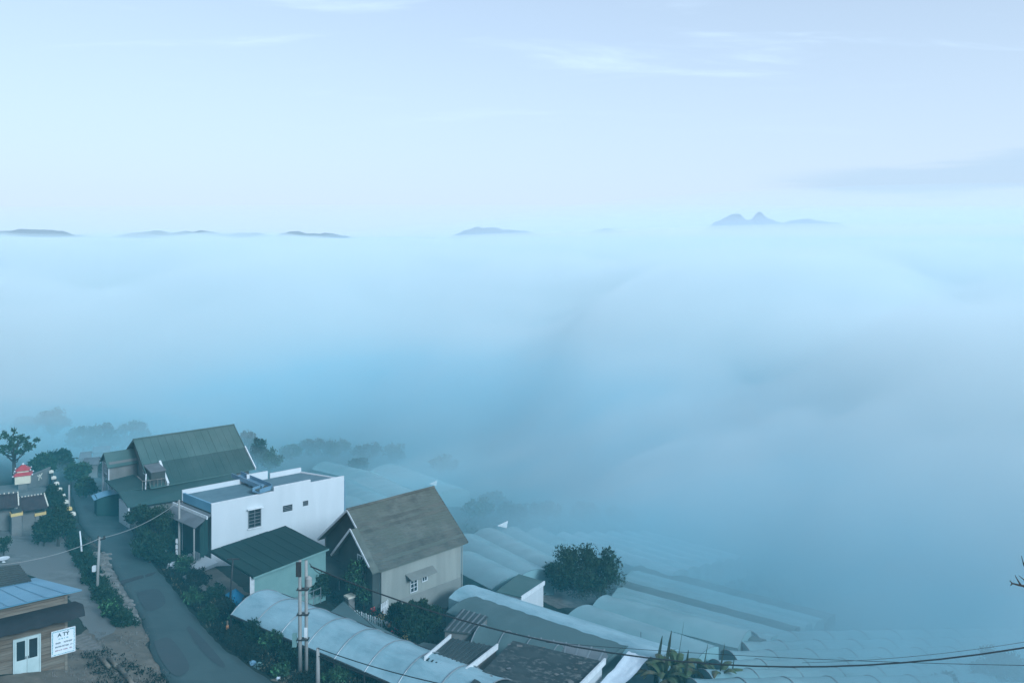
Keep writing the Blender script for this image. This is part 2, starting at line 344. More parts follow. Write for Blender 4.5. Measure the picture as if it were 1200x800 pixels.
# ------------------------------------------------------------------ mountains beyond the fog
def mountain(label, pts, Y, depth, seed):
    """A ridge with spurs: crest given along its length, falling to both sides."""
    rows = 9; v = []; f = []
    P = catmull(pts, 4); n = len(P)
    for j in range(rows):
        t = j / (rows - 1) * 2 - 1
        for i, (px, py) in enumerate(P):
            x = (px - 600) / F * Y; zt = CZ - (py - HY) / F * Y
            e = math.sin(math.pi * i / (n - 1)) ** .35
            s = max(0, 1 - abs(t)) ** 1.2
            nn = noise.fractal(Vector((x / 700 + seed, t * 3, seed)), .9, 2, 4)
            v.append((x + 500 * t * noise.noise(Vector((i * .4, t, seed))), Y + depth * t * (.7 + .3 * e), -260 + (zt + 260) * s + (nn * 120 * (1 - s) * s * 4 if j != rows // 2 else nn * 12 + 26 * noise.fractal(Vector((x / 170, seed, 1)), .7, 2.1, 4))))
    for j in range(rows - 1):
        for i in range(n - 1): f.append((j * n + i, j * n + i + 1, (j + 1) * n + i + 1, (j + 1) * n + i))
    o = struct(raw('mountain', v, f, M_MOUNT, smooth=False)); o['label'] = label; return o
mountain('long low blue ridge at the foggy horizon, left end', [(-160, 284.0), (-80, 274.0), (0, 270.0), (40, 268.5), (62, 270.0), (85, 274.0), (108, 277.5), (140, 284.0)], 13000, 2200, 1.7)
mountain('long wavy ridge at the foggy horizon', [(120, 282.5), (150, 274.5), (175, 271.0), (200, 271.5), (235, 270.5), (262, 273.5), (300, 273.0), (320, 276.5), (332, 273.5), (346, 270.5), (362, 273.5), (376, 273.0), (395, 274.5), (420, 280.5), (450, 284.5)], 14500, 2200, 4.1)
mountain('small rounded hill poking out of the fog', [(505, 287.5), (535, 274.5), (552, 268.0), (570, 266.5), (590, 268.5), (615, 270.5), (640, 277.5), (665, 287.5)], 16000, 1800, 8.3)
mountain('very faint low hill between the rounded hill and the twin peaks', [(662, 290), (688, 275), (708, 268), (726, 272), (752, 290)], 24000, 1800, 6.3)
mountain('twin peaked mountain rising out of the fog', [(800, 290), (822, 272), (838, 260), (852, 253), (866, 250.5), (872, 255), (879, 257.5), (888, 250.5), (893, 250.5), (905, 257), (918, 260), (935, 258), (952, 257), (970, 260.5), (985, 262), (996, 268), (1012, 280), (1030, 290)], 11500, 1500, 2.9)

# ------------------------------------------------------------------ house frames
class Fr:
    """A building's own axes: a along its length, b across, origin O (x, y, z)."""
    def __init__(s, O, ang): s.O = Vector(O); s.ang = ang; s.u = Vector((math.cos(ang), math.sin(ang))); s.v = Vector((-math.sin(ang), math.cos(ang)))
    def a_at(s, px, b=0.0):
        k = (px - 600) / F; x0 = s.O.x + s.v.x * b; y0 = s.O.y + s.v.y * b
        return (k * y0 - x0) / (s.u.x - k * s.u.y)
    def b_at(s, px, a=0.0):
        k = (px - 600) / F; x0 = s.O.x + s.u.x * a; y0 = s.O.y + s.u.y * a
        return (k * y0 - x0) / (s.v.x - k * s.v.y)
    def z_at(s, py, a, b):
        y = s.O.y + s.u.y * a + s.v.y * b; return CZ - (py - HY) / F * y - s.O.z
    def loc(s, p):
        d = Vector((p[0], p[1])) - s.O.xy; return (d.dot(s.u), d.dot(s.v), (p[2] - s.O.z) if len(p) > 2 else 0)

def window_b0(fr, parent, a0, a1, z0, z1, b, bars=(1, 2), label=None, out=-1, frame=M_FRAME, name='window'):
    """A window on a wall that runs along a; out is the outward side of b."""
    t = .07
    w = MB().box(a0, a1, min(b, b + out * .03), max(b, b + out * .03), z0, z1).build(name, M_GLASS, parent)
    fb = MB(); y0, y1 = sorted((b + out * .032, b + out * .09))
    fb.box(a0 - t, a0, y0, y1, z0 - t, z1 + t); fb.box(a1, a1 + t, y0, y1, z0 - t, z1 + t); fb.box(a0, a1, y0, y1, z1, z1 + t); fb.box(a0, a1, y0, y1, z0 - t, z0)
    for i in range(1, bars[0] + 1):
        x = a0 + (a1 - a0) * i / (bars[0] + 1); fb.box(x - .025, x + .025, y0, y1 - .004, z0, z1)
    for i in range(1, bars[1] + 1):
        z = z0 + (z1 - z0) * i / (bars[1] + 1); fb.box(a0, a1, y0 + .006, y1 - .008, z - .02, z + .02)
    fb.build('window_frame', frame, w)
    if label: w['label'] = label
    return w
def window_a0(parent, b0, b1, z0, z1, a, out=-1, bars=(1, 2), frame=M_FRAME):
    t = .07
    w = MB().box(min(a, a + out * .03), max(a, a + out * .03), b0, b1, z0, z1).build('window', M_GLASS, parent)
    fb = MB(); x0, x1 = sorted((a + out * .032, a + out * .09))
    fb.box(x0, x1, b0 - t, b0, z0 - t, z1 + t); fb.box(x0, x1, b1, b1 + t, z0 - t, z1 + t); fb.box(x0, x1, b0, b1, z1, z1 + t); fb.box(x0, x1, b0, b1, z0 - t, z0)
    for i in range(1, bars[0] + 1):
        y = b0 + (b1 - b0) * i / (bars[0] + 1); fb.box(x0, x1 - .004, y - .025, y + .025, z0, z1)
    for i in range(1, bars[1] + 1):
        z = z0 + (z1 - z0) * i / (bars[1] + 1); fb.box(x0 + .006, x1 - .008, b0, b1, z - .02, z + .02)
    fb.build('window_frame', frame, w); return w
def gable_wall(m, a, th, b0, b1, bm, z0, ze, zr):
    """A pentagon wall across b at position a."""
    P = [(b0, z0), (b1, z0), (b1, ze), (bm, zr), (b0, ze)]
    n = 5; m.add([(a, p[0], p[1]) for p in P] + [(a + th, p[0], p[1]) for p in P], [tuple(range(n)), tuple(range(2 * n - 1, n - 1, -1))] + [(i, n + i, n + (i + 1) % n, (i + 1) % n) for i in range(n)])

# ------------------------------------------------------------------ tiled gable house
def gabled_house():
    fr = Fr((-10.52, 65.31, 17.9), math.atan2(.686, .728))
    t = thing('gabled_house', 'cream gabled house with weathered tile roof and white edged double gable', 'house', fr.O, fr.ang)
    Lw, Wd = 8.3, 8.8; ov = .42; ez = 5.78; rz = 9.5; rb = Wd / 2; sl = (rz - ez) / (rb + ov)
    zw = ez + sl * ov - .14
    w = MB(); w.box(0, Lw, 0, .2, -1.5, zw); w.box(0, Lw, Wd - .2, Wd, -1.5, zw)
    gable_wall(w, Lw - .2, .2, .2, Wd - .2, rb, -1.5, zw + .12, rz - .16)
    w.build('side_wall', M_CREAM, t)
    d = MB(); d.box(-.002, Lw + .02, -.025, 0, -1.5, 2.75); d.box(Lw, Lw + .02, 0, Wd, -1.5, 2.75)
    d.build('wall_base', M_DADO, t)
    g = MB(); gable_wall(g, .0, .2, .2, Wd - .2, rb, -.3, zw + .12, rz - .16); g.build('front_wall', M_DARKWALL, t)
    # roof: deck and overlapping tile courses
    for side in (0, 1):
        b_e = -ov if side == 0 else Wd + ov
        def pt(a, s, lift=0.0):     # s = 0 at eave, 1 at ridge
            b = b_e + (rb - b_e) * s; return (a, b, ez + (rz - ez) * s + lift)
        deck = MB().slab([pt(-.45, 0), pt(Lw + .42, 0), pt(Lw + .42, 1), pt(-.45, 1)][::1 if side == 0 else -1], .1).build('roof', M_TILE, t)
        nC = 19; random.seed(11 + side)
        for i in range(nC):
            s0 = i / nC; s1 = min((i + 1.12) / nC, 1.0); m = MB(); nseg = 26
            top = []; bot = []
            for k in range(nseg + 1):
                a = -.47 + (Lw + .91) * k / nseg
                jz = random.uniform(-.012, .014) + .012 * math.sin(k * .9 + i)
                top.append(pt(a, s1, .035 + jz)); bot.append(pt(a, s0 - random.uniform(0, .008), .14 + jz))
            fl = [(p[0], p[1], p[2] - .135) for p in bot]
            n = nseg + 1
            m.add(top + bot + fl, [(k, k + 1, n + k + 1, n + k) for k in range(nseg)] + [(n + k, n + k + 1, 2 * n + k + 1, 2 * n + k) for k in range(nseg)])
            m.build('tile_course', M_TILE if random.random() < .6 else M_TILE2, deck)
    MB().tube([(-.5, rb, rz + .07), (2.5, rb, rz + .06), (5, rb, rz + .08), (Lw + .46, rb, rz + .06)], .13, 8).build('ridge_cap', M_TILE2, t)
    # white edged barge boards of the front gable
    def barge(a, b0, z0, b1, z1):
        m = MB(); m.bar((a, b0, z0), (a, b1, z1), .05, .17); return m.build('barge_board', M_TRIM, t)
    barge(-.5, Wd + ov, ez + .02, rb, rz + .02); barge(-.5, rb - 1.9, rz - sl * 1.9 + .02, rb, rz + .02)
    MB().bar((Lw + .45, -ov, ez), (Lw + .45, rb, rz), .06, .14).build('barge_board', M_DARKWALL, t)
    # the second, lower gable in front
    gb, gzr = 2.8, 8.45; ga = -1.15
    lz = 5.55; lb = 5.75
    r2 = MB().slab([(ga, gb, gzr), (ga, lb, lz), (-.02, lb, lz), (-.02, gb, gzr)], .1).build('porch_roof', M_TILE2, t)
    MB().slab([(ga, -ov, ez + .06), (ga, gb, gzr + .02), (-.46, gb, gzr + .02), (-.46, -ov, ez + .06)][::-1], .1).build('porch_roof', M_TILE, t)
    barge(ga - .03, lb + .05, lz, gb, gzr + .04); barge(ga - .03, .0, ez + .42, gb, gzr + .04)
    m = MB(); P = [(.15, 2.6), (5.1, 2.6), (5.1, 6.05), (2.8, 8.3), (.15, 6.1)]
    m.add([(-.75, p[0], p[1]) for p in P] + [(-.02, p[0], p[1]) for p in P], [(0, 1, 2, 3, 4), (9, 8, 7, 6, 5)] + [(i, 5 + i, 5 + (i + 1) % 5, (i + 1) % 5) for i in range(5)])
    m.build('gable_front', M_DARKWALL, t)
    window_a0(t, 1.5, 2.2, 5.2, 6.5, -.75)
    # flat porch canopy, its post, front door and tall window
    MB().slab([(-2.0, 3.4, 4.5), (-2.0, 8.4, 4.5), (-.02, 8.4, 4.5), (-.02, 3.4, 4.5)][::-1], .22).build('porch_canopy', M_DARKWALL, t)
    MB().box(-1.8, -1.58, 8.0, 8.22, .4, 4.26).build('porch_post', M_WALLGREY, t)
    window_a0(t, 5.35, 6.25, 2.2, 4.2, -.002, bars=(1, 0))
    dr = MB().box(-.05, -.004, 6.75, 7.75, 1.9, 4.15).build('door', M_DARKMETAL, t)
    MB().box(-.1, -.052, 6.82, 6.9, 2.9, 3.1).build('handle', M_STEEL, dr)
    # side windows under a small awning
    a0, a1 = fr.a_at(481), fr.a_at(488); z1, z0 = fr.z_at(678.5, 3.1, 0), fr.z_at(692.5, 3.1, 0)
    window_b0(fr, t, a0, a1, z0, z1, 0, (1, 2), 'white barred window')
    a0, a1 = fr.a_at(494.5), fr.a_at(499.5)
    window_b0(fr, t, a0, a1, z1 - .42, z1 + .05, 0, (1, 0), 'small white framed ventilation window')
    aw = MB().slab([(2.35, -.02, z1 + .62), (2.45, -.8, z1 + .30), (5.1, -.8, z1 + .30), (5.15, -.02, z1 + .62)], .05).build('window_awning', M_DADO, t)
    MB().bar((2.6, -.03, z1 + .1), (2.6, -.7, z1 + .3), .04).build('bracket', M_DARKMETAL, aw); MB().bar((4.9, -.03, z1 + .1), (4.9, -.7, z1 + .3), .04).build('bracket', M_DARKMETAL, aw)
    # downpipe at the rear corner
    MB().tube([(Lw + .06, -.09, -1), (Lw + .06, -.09, zw - .1)], .05, 6).build('downpipe', M_CREAM, t)
gabled_house()

# ------------------------------------------------------------------ white flat roofed house
def white_house():
    A = Vector((-27.8, 75.0)); ang = math.radians(39); fr = Fr((A.x, A.y, 17.0), ang)
    t = thing('flat_roofed_house', 'white flat roofed house with stepped parapet beside the green canopy', 'house', fr.O, fr.ang)
    zt = 25.7 - 17.0
    C_ = fr.loc((-17.3, 83.5)); Lw = C_[0]; E_ = fr.loc((-31.98, 78.5)); D_ = fr.loc((-22.5, 86.2))
    A0 = (0, 0); C0 = (Lw, 0); D0 = (D_[0], D_[1]); E0 = (E_[0], E_[1])
    p1, p2 = fr.a_at(321), fr.a_at(364)
    th = .18
    # long wall in three stepped lengths
    for (a0, a1, z) in ((0, p1, zt), (p1, p2, zt + .42), (p2, Lw, zt + .12)):
        MB().box(a0 + (.001 if a0 else 0), a1, 0, th, -1, z).build('wall', M_WHITE, t)
        MB().box(a0 - .02 if a0 == 0 else a0 + .002, a1, -.03, th + .03, z, z + .05).build('coping', M_TRIM, t)
    def wall(p, q, z, m=M_WHITE, name='wall'):
        p = Vector(p); q = Vector(q); n = Vector((-(q - p).y, (q - p).x)).normalized() * th
        return MB().prism([p, q, q + n, p + n], -1, z).build(name, m, t)
    wall((Lw, .185), D0, zt - .1)
    e2 = Vector(E0); d2 = Vector(D0)
    k = (d2 - e2)
    wall(d2, e2 + k * .72, zt + .32); wall(e2 + k * .70, e2 + k * .52, zt + .62); wall(e2 + k * .5, e2, zt + .28)
    wall(E0, (0, .185), zt - .8, M_DARKWALL, 'front_wall')  # dark colour stands in for the shade inside the open carport
    p_ = Vector(E0); q_ = Vector((0, .185)); n_ = Vector((-(q_ - p_).y, (q_ - p_).x)).normalized() * th
    MB().prism([p_, q_, q_ + n_, p_ + n_], zt - .8, zt + .02).build('front_parapet', M_BLUEROOF, t)
    # roof slab
    ins = [(.2, .3), (Lw - .25, .25), (D0[0] - .25, D0[1] - .3), (E0[0] + .5, E0[1] - .2)]
    MB().prism(ins, zt - .95, zt - .16).build('roof', M_ROOFCONC, t)
    # blue gutters crossing the roof
    g1 = fr.loc(at(277, 556, 83.5)); g2 = fr.loc(at(313, 566.5, 79.2)); g3 = fr.loc(at(300, 577, 78.0))
    for p, q in ((g1, g2), (g2, g3)):
        m = MB(); p = Vector((p[0], p[1], zt + .18)); q = Vector((q[0], q[1], zt + .18)); n = (q - p).cross(Vector((0, 0, 1))).normalized()
        m.bar(p, q, 1.0, .08); m.bar(p + n * .5 + Vector((0, 0, .17)), q + n * .5 + Vector((0, 0, .17)), .06, .42); m.bar(p - n * .5 + Vector((0, 0, .17)), q - n * .5 + Vector((0, 0, .17)), .06, .42)
        m.bar((p + q) / 2 - Vector((0, 0, .62)), (p + q) / 2 - Vector((0, 0, .04)), .5)
        m.build('roof_gutter', M_BLUE, t)
    MB().box(p1 - 1.5, p1 - .1, .5, 1.6, zt - .2, zt + .32).build('roof_hatch', M_NETG, t)
    # windows
    a0, a1 = fr.a_at(291.5), fr.a_at(305); y = fr.O.y + .629 * a0
    window_b0(fr, t, a0, a1, fr.z_at(618, a0, 0), fr.z_at(598, a0, 0), 0, (1, 4), 'barred window with grey frame', frame=M_STEEL)
    MB().box(a0 - .15, a1 + .15, -.2, -.002, fr.z_at(618, a0, 0) - .16, fr.z_at(618, a0, 0) - .08).build('window_sill', M_TRIM, t); MB().box(a0 - .2, a1 + .2, -.35, -.002, fr.z_at(598, a0, 0) + .1, fr.z_at(598, a0, 0) + .17).build('window_hood', M_TRIM, t)
    for (x0, x1, y0, y1) in ((331.5, 342.5, 591.5, 598.5), (355, 361, 586.5, 592)):
        a0, a1 = fr.a_at(x0), fr.a_at(x1)
        am = (a0 + a1) / 2; w = MB().box(a0, a1, -.03, -.002, fr.z_at(y1, am, 0), fr.z_at(y0, am, 0)).build('vent_opening', M_GLASS, t)
        vf = MB()
        for k_ in range(1, 4): z_ = fr.z_at(y1, am, 0) + (fr.z_at(y0, am, 0) - fr.z_at(y1, am, 0)) * k_ / 4; vf.box(a0, a1, -.055, -.032, z_ - .02, z_ + .02)
        vf.build('louvre', M_STEEL, w)
    # drainpipe on the far corner
    MB().tube([(Lw + .1, .1, -1), (Lw + .1, .1, zt - .3)], .08, 6).build('downpipe', M_BLUE, t)
    # lean-to at the road end: white fascia, sheet roof, posts and a hanging dark tarpaulin
    e = Vector(E0); n = Vector((e.y, -e.x)).normalized() * -1.0
    if n.x > 0: n = -n
    def P(s, o, z): q = e * s + n * o; return (q.x, q.y, z)
    MB().bar(P(1.12, .55, zt - 1.05), P(-.04, .55, zt - 1.05), .1, .3).build('fascia', M_TRIM, t)
    MB().slab([P(1.12, .05, zt - .9), P(1.12, 1.7, zt - 1.7), P(-.02, 1.7, zt - 1.7), P(-.02, .05, zt - .9)], .06).build('lean_to_roof', M_TIN, t)
    for s in (0.04, 1.0): MB().bar(P(s, 1.6, 1.8), P(s, 1.6, zt - 1.72), .12).build('post', M_CONCPOLE, t)
    m = MB(); nn = 9
    top = [P(.02 - .02 * i, .3 + 1.3 * i / nn, 0) for i in range(nn + 1)]
    vs = [(p[0] + .05 * math.sin(i * 1.9), p[1] + .05 * math.cos(i * 2.3), zt - 1.0 - .06 * i) for i, p in enumerate(top)] + [(p[0] + .09 * math.sin(i * 1.4), p[1], 4.3 + .1 * math.sin(i * 2)) for i, p in enumerate(top)]
    m.add(vs, [(i, i + 1, nn + 2 + i, nn + 1 + i) for i in range(nn)]); m.build('tarpaulin', M_TEAL, t)
    MB().slab([P(.5, .1, 3.75), P(.5, 2.3, 3.6), P(-.25, 2.3, 3.6), P(-.25, .1, 3.75)], .3).build('entrance_ledge', M_WHITE, t)
white_house()

# ------------------------------------------------------------------ big green roofed house
def green_house():
    fr = Fr((-40.0, 89.9, 18.0), math.radians(40))
    t = thing('green_roofed_house', 'tall house under a long steep green sheet roof with white edge boards', 'house', fr.O, fr.ang)
    Lw = 11.8; W2 = 13.4; ez = 4.7; rz = 8.75; rb = W2 / 2
    w = MB(); w.box(.5, Lw - .5, .5, .7, -1, ez); w.box(.5, Lw - .5, W2 - .7, W2 - .5, -1, ez); gable_wall(w, Lw - .7, .2, .5, W2 - .5, rb, -1, ez + .2, rz - .25); gable_wall(w, .5, .2, .5, W2 - .5, rb, -1, ez + .2, rz - .25)
    w.build('wall', M_WALLGREY, t)
    def pt(a, s, side, lift=0.0):
        b = 0 if side == 0 else W2; return (a, b + (rb - b) * s, ez + (rz - ez) * s + lift)
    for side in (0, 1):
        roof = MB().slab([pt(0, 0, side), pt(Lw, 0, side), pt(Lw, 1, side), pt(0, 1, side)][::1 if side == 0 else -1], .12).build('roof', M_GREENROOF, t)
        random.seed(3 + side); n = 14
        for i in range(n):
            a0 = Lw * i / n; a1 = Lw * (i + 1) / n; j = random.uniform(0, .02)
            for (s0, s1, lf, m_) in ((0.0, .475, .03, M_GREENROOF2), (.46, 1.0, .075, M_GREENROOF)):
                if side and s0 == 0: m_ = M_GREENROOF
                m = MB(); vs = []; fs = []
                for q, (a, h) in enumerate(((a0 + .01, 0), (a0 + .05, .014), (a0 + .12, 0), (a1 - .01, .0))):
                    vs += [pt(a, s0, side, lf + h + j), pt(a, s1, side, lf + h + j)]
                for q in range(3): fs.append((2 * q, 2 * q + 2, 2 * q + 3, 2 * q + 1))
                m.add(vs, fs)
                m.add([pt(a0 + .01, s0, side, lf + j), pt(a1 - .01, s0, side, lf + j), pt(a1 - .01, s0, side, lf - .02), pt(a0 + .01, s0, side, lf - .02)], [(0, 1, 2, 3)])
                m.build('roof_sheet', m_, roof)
    MB().bar((-.1, rb, rz + .1), (Lw + .1, rb, rz + .1), .35, .1).build('ridge_cap', M_GREENROOF, t)
    def board(p, q, w=.12, h=.34, m_=M_TRIM): return MB().bar(p, q, w, h).build('barge_board', m_, t)
    board(pt(Lw + .07, -.02, 0, .1), pt(Lw + .07, .47, 0, .1)); board(pt(1.75, -.02, 0, .2), pt(1.75, .44, 0, .2), .22, .4)
    board(pt(-.06, .0, 0), pt(-.06, 1, 0), .1, .22, M_GREENROOF); board(pt(-.06, .0, 1), pt(-.06, 1, 1), .1, .22, M_GREENROOF); board(pt(Lw + .06, .5, 0), pt(Lw + .06, 1, 0), .08, .18, M_GREENROOF)
    # balcony dormer cut into the lower roof, with a small white braced railing
    dm = MB().box(.1, 1.6, .35, 2.6, ez - .2, ez + 1.55).build('dormer', M_DARKWALL, t)
    MB().slab([(0, .2, ez + 1.7), (1.66, .2, ez + 1.7), (1.66, 3.0, ez + 1.9), (0, 3.0, ez + 1.9)], .1).build('dormer_roof', M_TIN, dm)
    rl_ = MB(); rl_.bar((-.9, .1, ez + .9), (1.5, .0, ez + .8), .07); rl_.bar((-.9, .1, ez + .9), (-.9, 2.2, ez + 1.0), .07)
    for k in range(7): rl_.bar((-.9 + .4 * k, .1 - .01 * k, ez - .1), (-.9 + .4 * k, .1 - .01 * k, ez + .9), .05)
    rl_.build('railing', M_STONE, t); board((-.55, .2, ez - .1), (-.2, 1.2, ez + 1.3), .1, .2)
    # skirt roof around the near corner
    sk = MB().slab([(-3.0, -2.1, 3.75), (9.5, -2.9, 3.3), (9.5, .02, ez - .02), (-3.0, 1.6, ez - .25)], .1).build('skirt_roof', M_GREENROOF2, t)
    MB().slab([(-3.0, 1.61, ez - .25), (-.02, .6, ez - .02), (-.02, 7.5, ez - .02), (-3.0, 7.5, ez - .25)], .1).build('skirt_roof', M_GREENROOF2, t)
    MB().box(-2.9, -2.75, -1.9, 1.7, -1, 3.7).build('porch_wall', M_WHITE, t)
    MB().box(-2.7, 3, -1.7, -1.55, -1, 3.2).build('porch_wall', M_WALLGREY, t)
    # small second gable over the entrance
    sg = MB(); gable_wall(sg, -2.6, 3.0, 6.9, 9.9, 8.4, ez - .3, 6.3, 7.3); sg.build('entrance_gable', M_WALLGREY, t)
    MB().slab([(-2.9, 6.6, 6.05), (-2.9, 8.4, 7.4), (.4, 8.4, 7.4), (.4, 6.6, 6.05)][::-1], .1).build('entrance_roof', M_GREENROOF, t)
    MB().slab([(-2.9, 10.2, 6.05), (-2.9, 8.4, 7.4), (.4, 8.4, 7.4), (.4, 10.2, 6.05)], .1).build('entrance_roof', M_GREENROOF, t)
    for b in (7.1, 9.7): MB().box(-2.7, -2.4, b - .15, b + .15, -1, 6.1).build('column', M_WHITE, t)
    window_a0(t, 7.9, 8.9, 5.0, 6.1, -2.6, bars=(1, 1)); window_a0(t, 3.2, 4.6, 5.3, 6.6, .5, bars=(1, 1))
green_house()

# ------------------------------------------------------------------ green canopy house
def canopy_house():
    Lp, B, R, T = Vector((-24.6, 66.0)), Vector((-19.5, 61.0)), Vector((-15.1, 66.7)), Vector((-20.1, 71.9))
    z = 24.8; zg = 21.0
    t = thing('canopy_house', 'mint walled shelter under one large flat dark green sheet canopy', 'shelter', (B.x, B.y, zg))
    l = lambda p, zz: (p.x - B.x, p.y - B.y, zz - zg)
    n = 8; random.seed(8)
    def mixp(s, q):      # s along B>R, q along B>L
        p = B + (R - B) * s + (Lp - B) * q + ((T - R) - (Lp - B)) * s * q; return p
    cn = MB().slab([l(mixp(0, 0), z - .05), l(mixp(1, 0), z - .02), l(mixp(1, 1), z + .04), l(mixp(0, 1), z)], .09).build('canopy', M_TEAL, t)
    for i in range(n):
        s0 = i / n + .002; s1 = (i + 1) / n - .002; h = random.uniform(.0, .012)
        q1 = 1.0 if i not in (6, 7) else .86
        vs = []
        for (s, e) in ((s0, 0), (s0 + .012, .012), (s0 + .024, 0), (s1, 0)):
            for q in (-.02, q1): p = mixp(s, q); vs.append(l(p, z + .02 + e + h + .05 * q))
        MB().add(vs, [(2 * k, 2 * k + 2, 2 * k + 3, 2 * k + 1) for k in range(3)]).build('roof_sheet', M_TEAL, cn)
    MB().bar(l(mixp(0, -.01), z - .1), l(mixp(1, -.01), z - .08), .06, .14).build('fascia', M_MINT, t)
    wl = MB().prism([l(mixp(.04, .10), 0)[:2], l(mixp(1.0, .06), 0)[:2], l(mixp(1.0, .08), 0)[:2], l(mixp(.04, .12), 0)[:2]], -.6, z - zg - .12).build('side_wall', M_MINT, t)
    MB().prism([l(mixp(.05, .13), 0)[:2], l(mixp(.07, .13), 0)[:2], l(mixp(.07, .97), 0)[:2], l(mixp(.05, .97), 0)[:2]], -.6, 1.4).build('front_wall', M_WALLGREY, t)
    for s, q in ((.02, .05),):
        p = mixp(s, q); MB().box(p.x - B.x - .13, p.x - B.x + .13, p.y - B.y - .13, p.y - B.y + .13, -.5, z - zg - .1).build('post', M_TRIM, t)
    MB().prism([l(mixp(-.10, .3), 0)[:2], l(mixp(-.03, .3), 0)[:2], l(mixp(-.03, 1.5), 0)[:2], l(mixp(-.10, 1.5), 0)[:2]], -.8, 1.0).build('terrace_wall', M_WALLGREY, t)
    rail = MB()
    for i in range(8):
        p = mixp(.15 + .1 * i, -.06); rail.bar((p.x - B.x, p.y - B.y, -.2), (p.x - B.x, p.y - B.y, 1.1), .05)
    for zz in (.5, 1.05): rail.bar(l(mixp(.15, -.06), zg + zz), l(mixp(.85, -.06), zg + zz), .045)
    rail.build('railing', M_STEEL, t)
canopy_house()

# ------------------------------------------------------------------ plank shack with the sign
def shack():
    ang = math.atan2(.592, .806); fr = Fr((-25.55, 46.5, 25.75), ang)
    t = thing('plank_shack', 'weathered plank shack with light blue sheet roof and pale double door', 'shack', fr.O, fr.ang)
    MB().box(-7.5, -.06, .03, .15, -.8, 4.2).prism([(-.18, .15), (-.06, .15), (-1.15, 5.0), (-1.27, 5.0)], -.8, 3.3).build('wall', M_WOOD, t)
    random.seed(21); z = 0.0
    d0, d1 = -2.56, -1.36
    while z < 4.15:
        h = random.uniform(.19, .26); h = min(h, 4.18 - z)
        segs = [(-7.5, d0 - .09), (d1 + .09, 0)] if z < 2.2 else [(-7.5, random.uniform(-4.5, -3)), None, (0, 0)]
        if segs[1] is None: segs = [(-7.5, segs[0][1] - .01), (segs[0][1] + .01, 0)]
        for (a0, a1) in segs:
            o = MB().box(a0, a1 + random.uniform(-.03, .02), -random.uniform(.0, .03) - .01, .028, z + .012, z + h - .004).build('plank', M_WOOD2 if z > 3.15 and random.random() < .75 or random.random() < .2 else M_WOOD, t)
        z += h
    for i in range(13):
        z = .24 * i; MB().prism([(-.055, .16), (-.03, .16), (-1.12, 5.0), (-1.145, 5.0)], z + .01, z + .23).build('plank', M_WOOD, t)
    MB().box(-.1, .04, -.07, .03, -.5, 4.2).build('corner_post', M_WOOD2, t)
    # roof sheets
    FRp = (.72, -.55, 4.36); BRp = (-.98, 5.68, 3.35); n = 9
    rf = MB().slab([(-7.6, -.55, 4.3), (.7, -.55, 4.3), (-.98, 5.68, 3.3), (-7.6, 5.68, 3.3)], .05).build('roof', M_BLUEROOF, t)
    for i in range(n):
        s0 = i / n; s1 = (i + 1) / n
        def q(s, e, lf):
            f0 = Vector((-7.6 + 8.34 * s, -.62, 4.335)); b0 = Vector((-7.6 + 6.64 * s, 5.7, 3.335)); p = f0 + (b0 - f0) * e; return (p.x, p.y, p.z + lf)
        vs = []
        for (s, lf) in ((s0 + .002, .0), (s0 + .008, .03), (s0 + .016, 0), ((s0 + s1) / 2, .004), (s1 - .002, 0)): vs += [q(s, 0, lf), q(s, 1, lf)]
        MB().add(vs, [(2 * k, 2 * k + 2, 2 * k + 3, 2 * k + 1) for k in range(4)]).build('roof_sheet', M_BLUEROOF, rf)
    # sagging dark awning above the door
    m = MB(); vs = []; na = 22
    for i in range(na + 1):
        a = -7.5 + 8.3 * i / na; sg = .09 * abs(math.sin(i * 1.05)); e = 0 if i < na else .25
        for (b, zz) in ((-.03, 3.55 - e), (-.6, 3.56 - sg * .5 - e * .6), (-1.15, 3.3 - sg - e * .3), (-1.22, 3.05 - sg)): vs.append((a, b + (.2 if i == na and b < -.1 else 0), zz))
    for i in range(na):
        for k in range(3): m.f.append((4 * i + k, 4 * i + k + 1, 4 * i + 4 + k + 1, 4 * i + 4 + k))
    m.v = vs; m.build('awning', M_TARP, t, True)
    for a in (-6.5, -3.6, -.4): MB().bar((a, -.02, 2.95), (a, -1.1, 3.1), .05).build('awning_bracket', M_WOOD, t)
    # double door
    b = -.06; mid = (d0 + d1) / 2
    fm = MB(); fm.box(d0 - .07, d0, b - .05, b + .06, .02, 2.2).box(d1, d1 + .07, b - .05, b + .06, .02, 2.2).box(d0, d1, b - .05, b + .06, 2.13, 2.2); fm.build('door_frame', M_DOORP, t)
    for k, (x0, x1) in enumerate(((d0 + .01, mid - .008), (mid + .008, d1 - .01))):
        dr = MB().box(x0, x1, b - .02, b + .02, .06, 2.12).build('door', M_DOORP, t)
        MB().box(x0 + .09, x1 - .09, b - .03, b - .021, .98, 2.03).build('pane', M_GLASS, dr)
        for j in range(3):
            w = (x1 - x0 - .16) / 3; MB().box(x0 + .08 + j * w + .012, x0 + .08 + (j + 1) * w - .012, b - .034, b - .021, .14, .88).build('panel', M_DOORP, dr)
        hx = x1 - .05 if k == 0 else x0 + .05; MB().box(hx - .02, hx + .02, b - .06, b - .021, 1.0, 1.14).build('handle', M_DARKMETAL, dr)
    # the sign beside the door (own thing: it hangs on the wall)
    W = lambda a, bb, zz: Vector((fr.O.x + fr.u.x * a + fr.v.x * bb, fr.O.y + fr.u.y * a + fr.v.y * bb, fr.O.z + zz))
    a0, a1 = fr.a_at(60, -.12), fr.a_at(88.3, -.12); z1 = fr.z_at(740, a0, -.12); z0 = fr.z_at(769.5, a0, -.12)
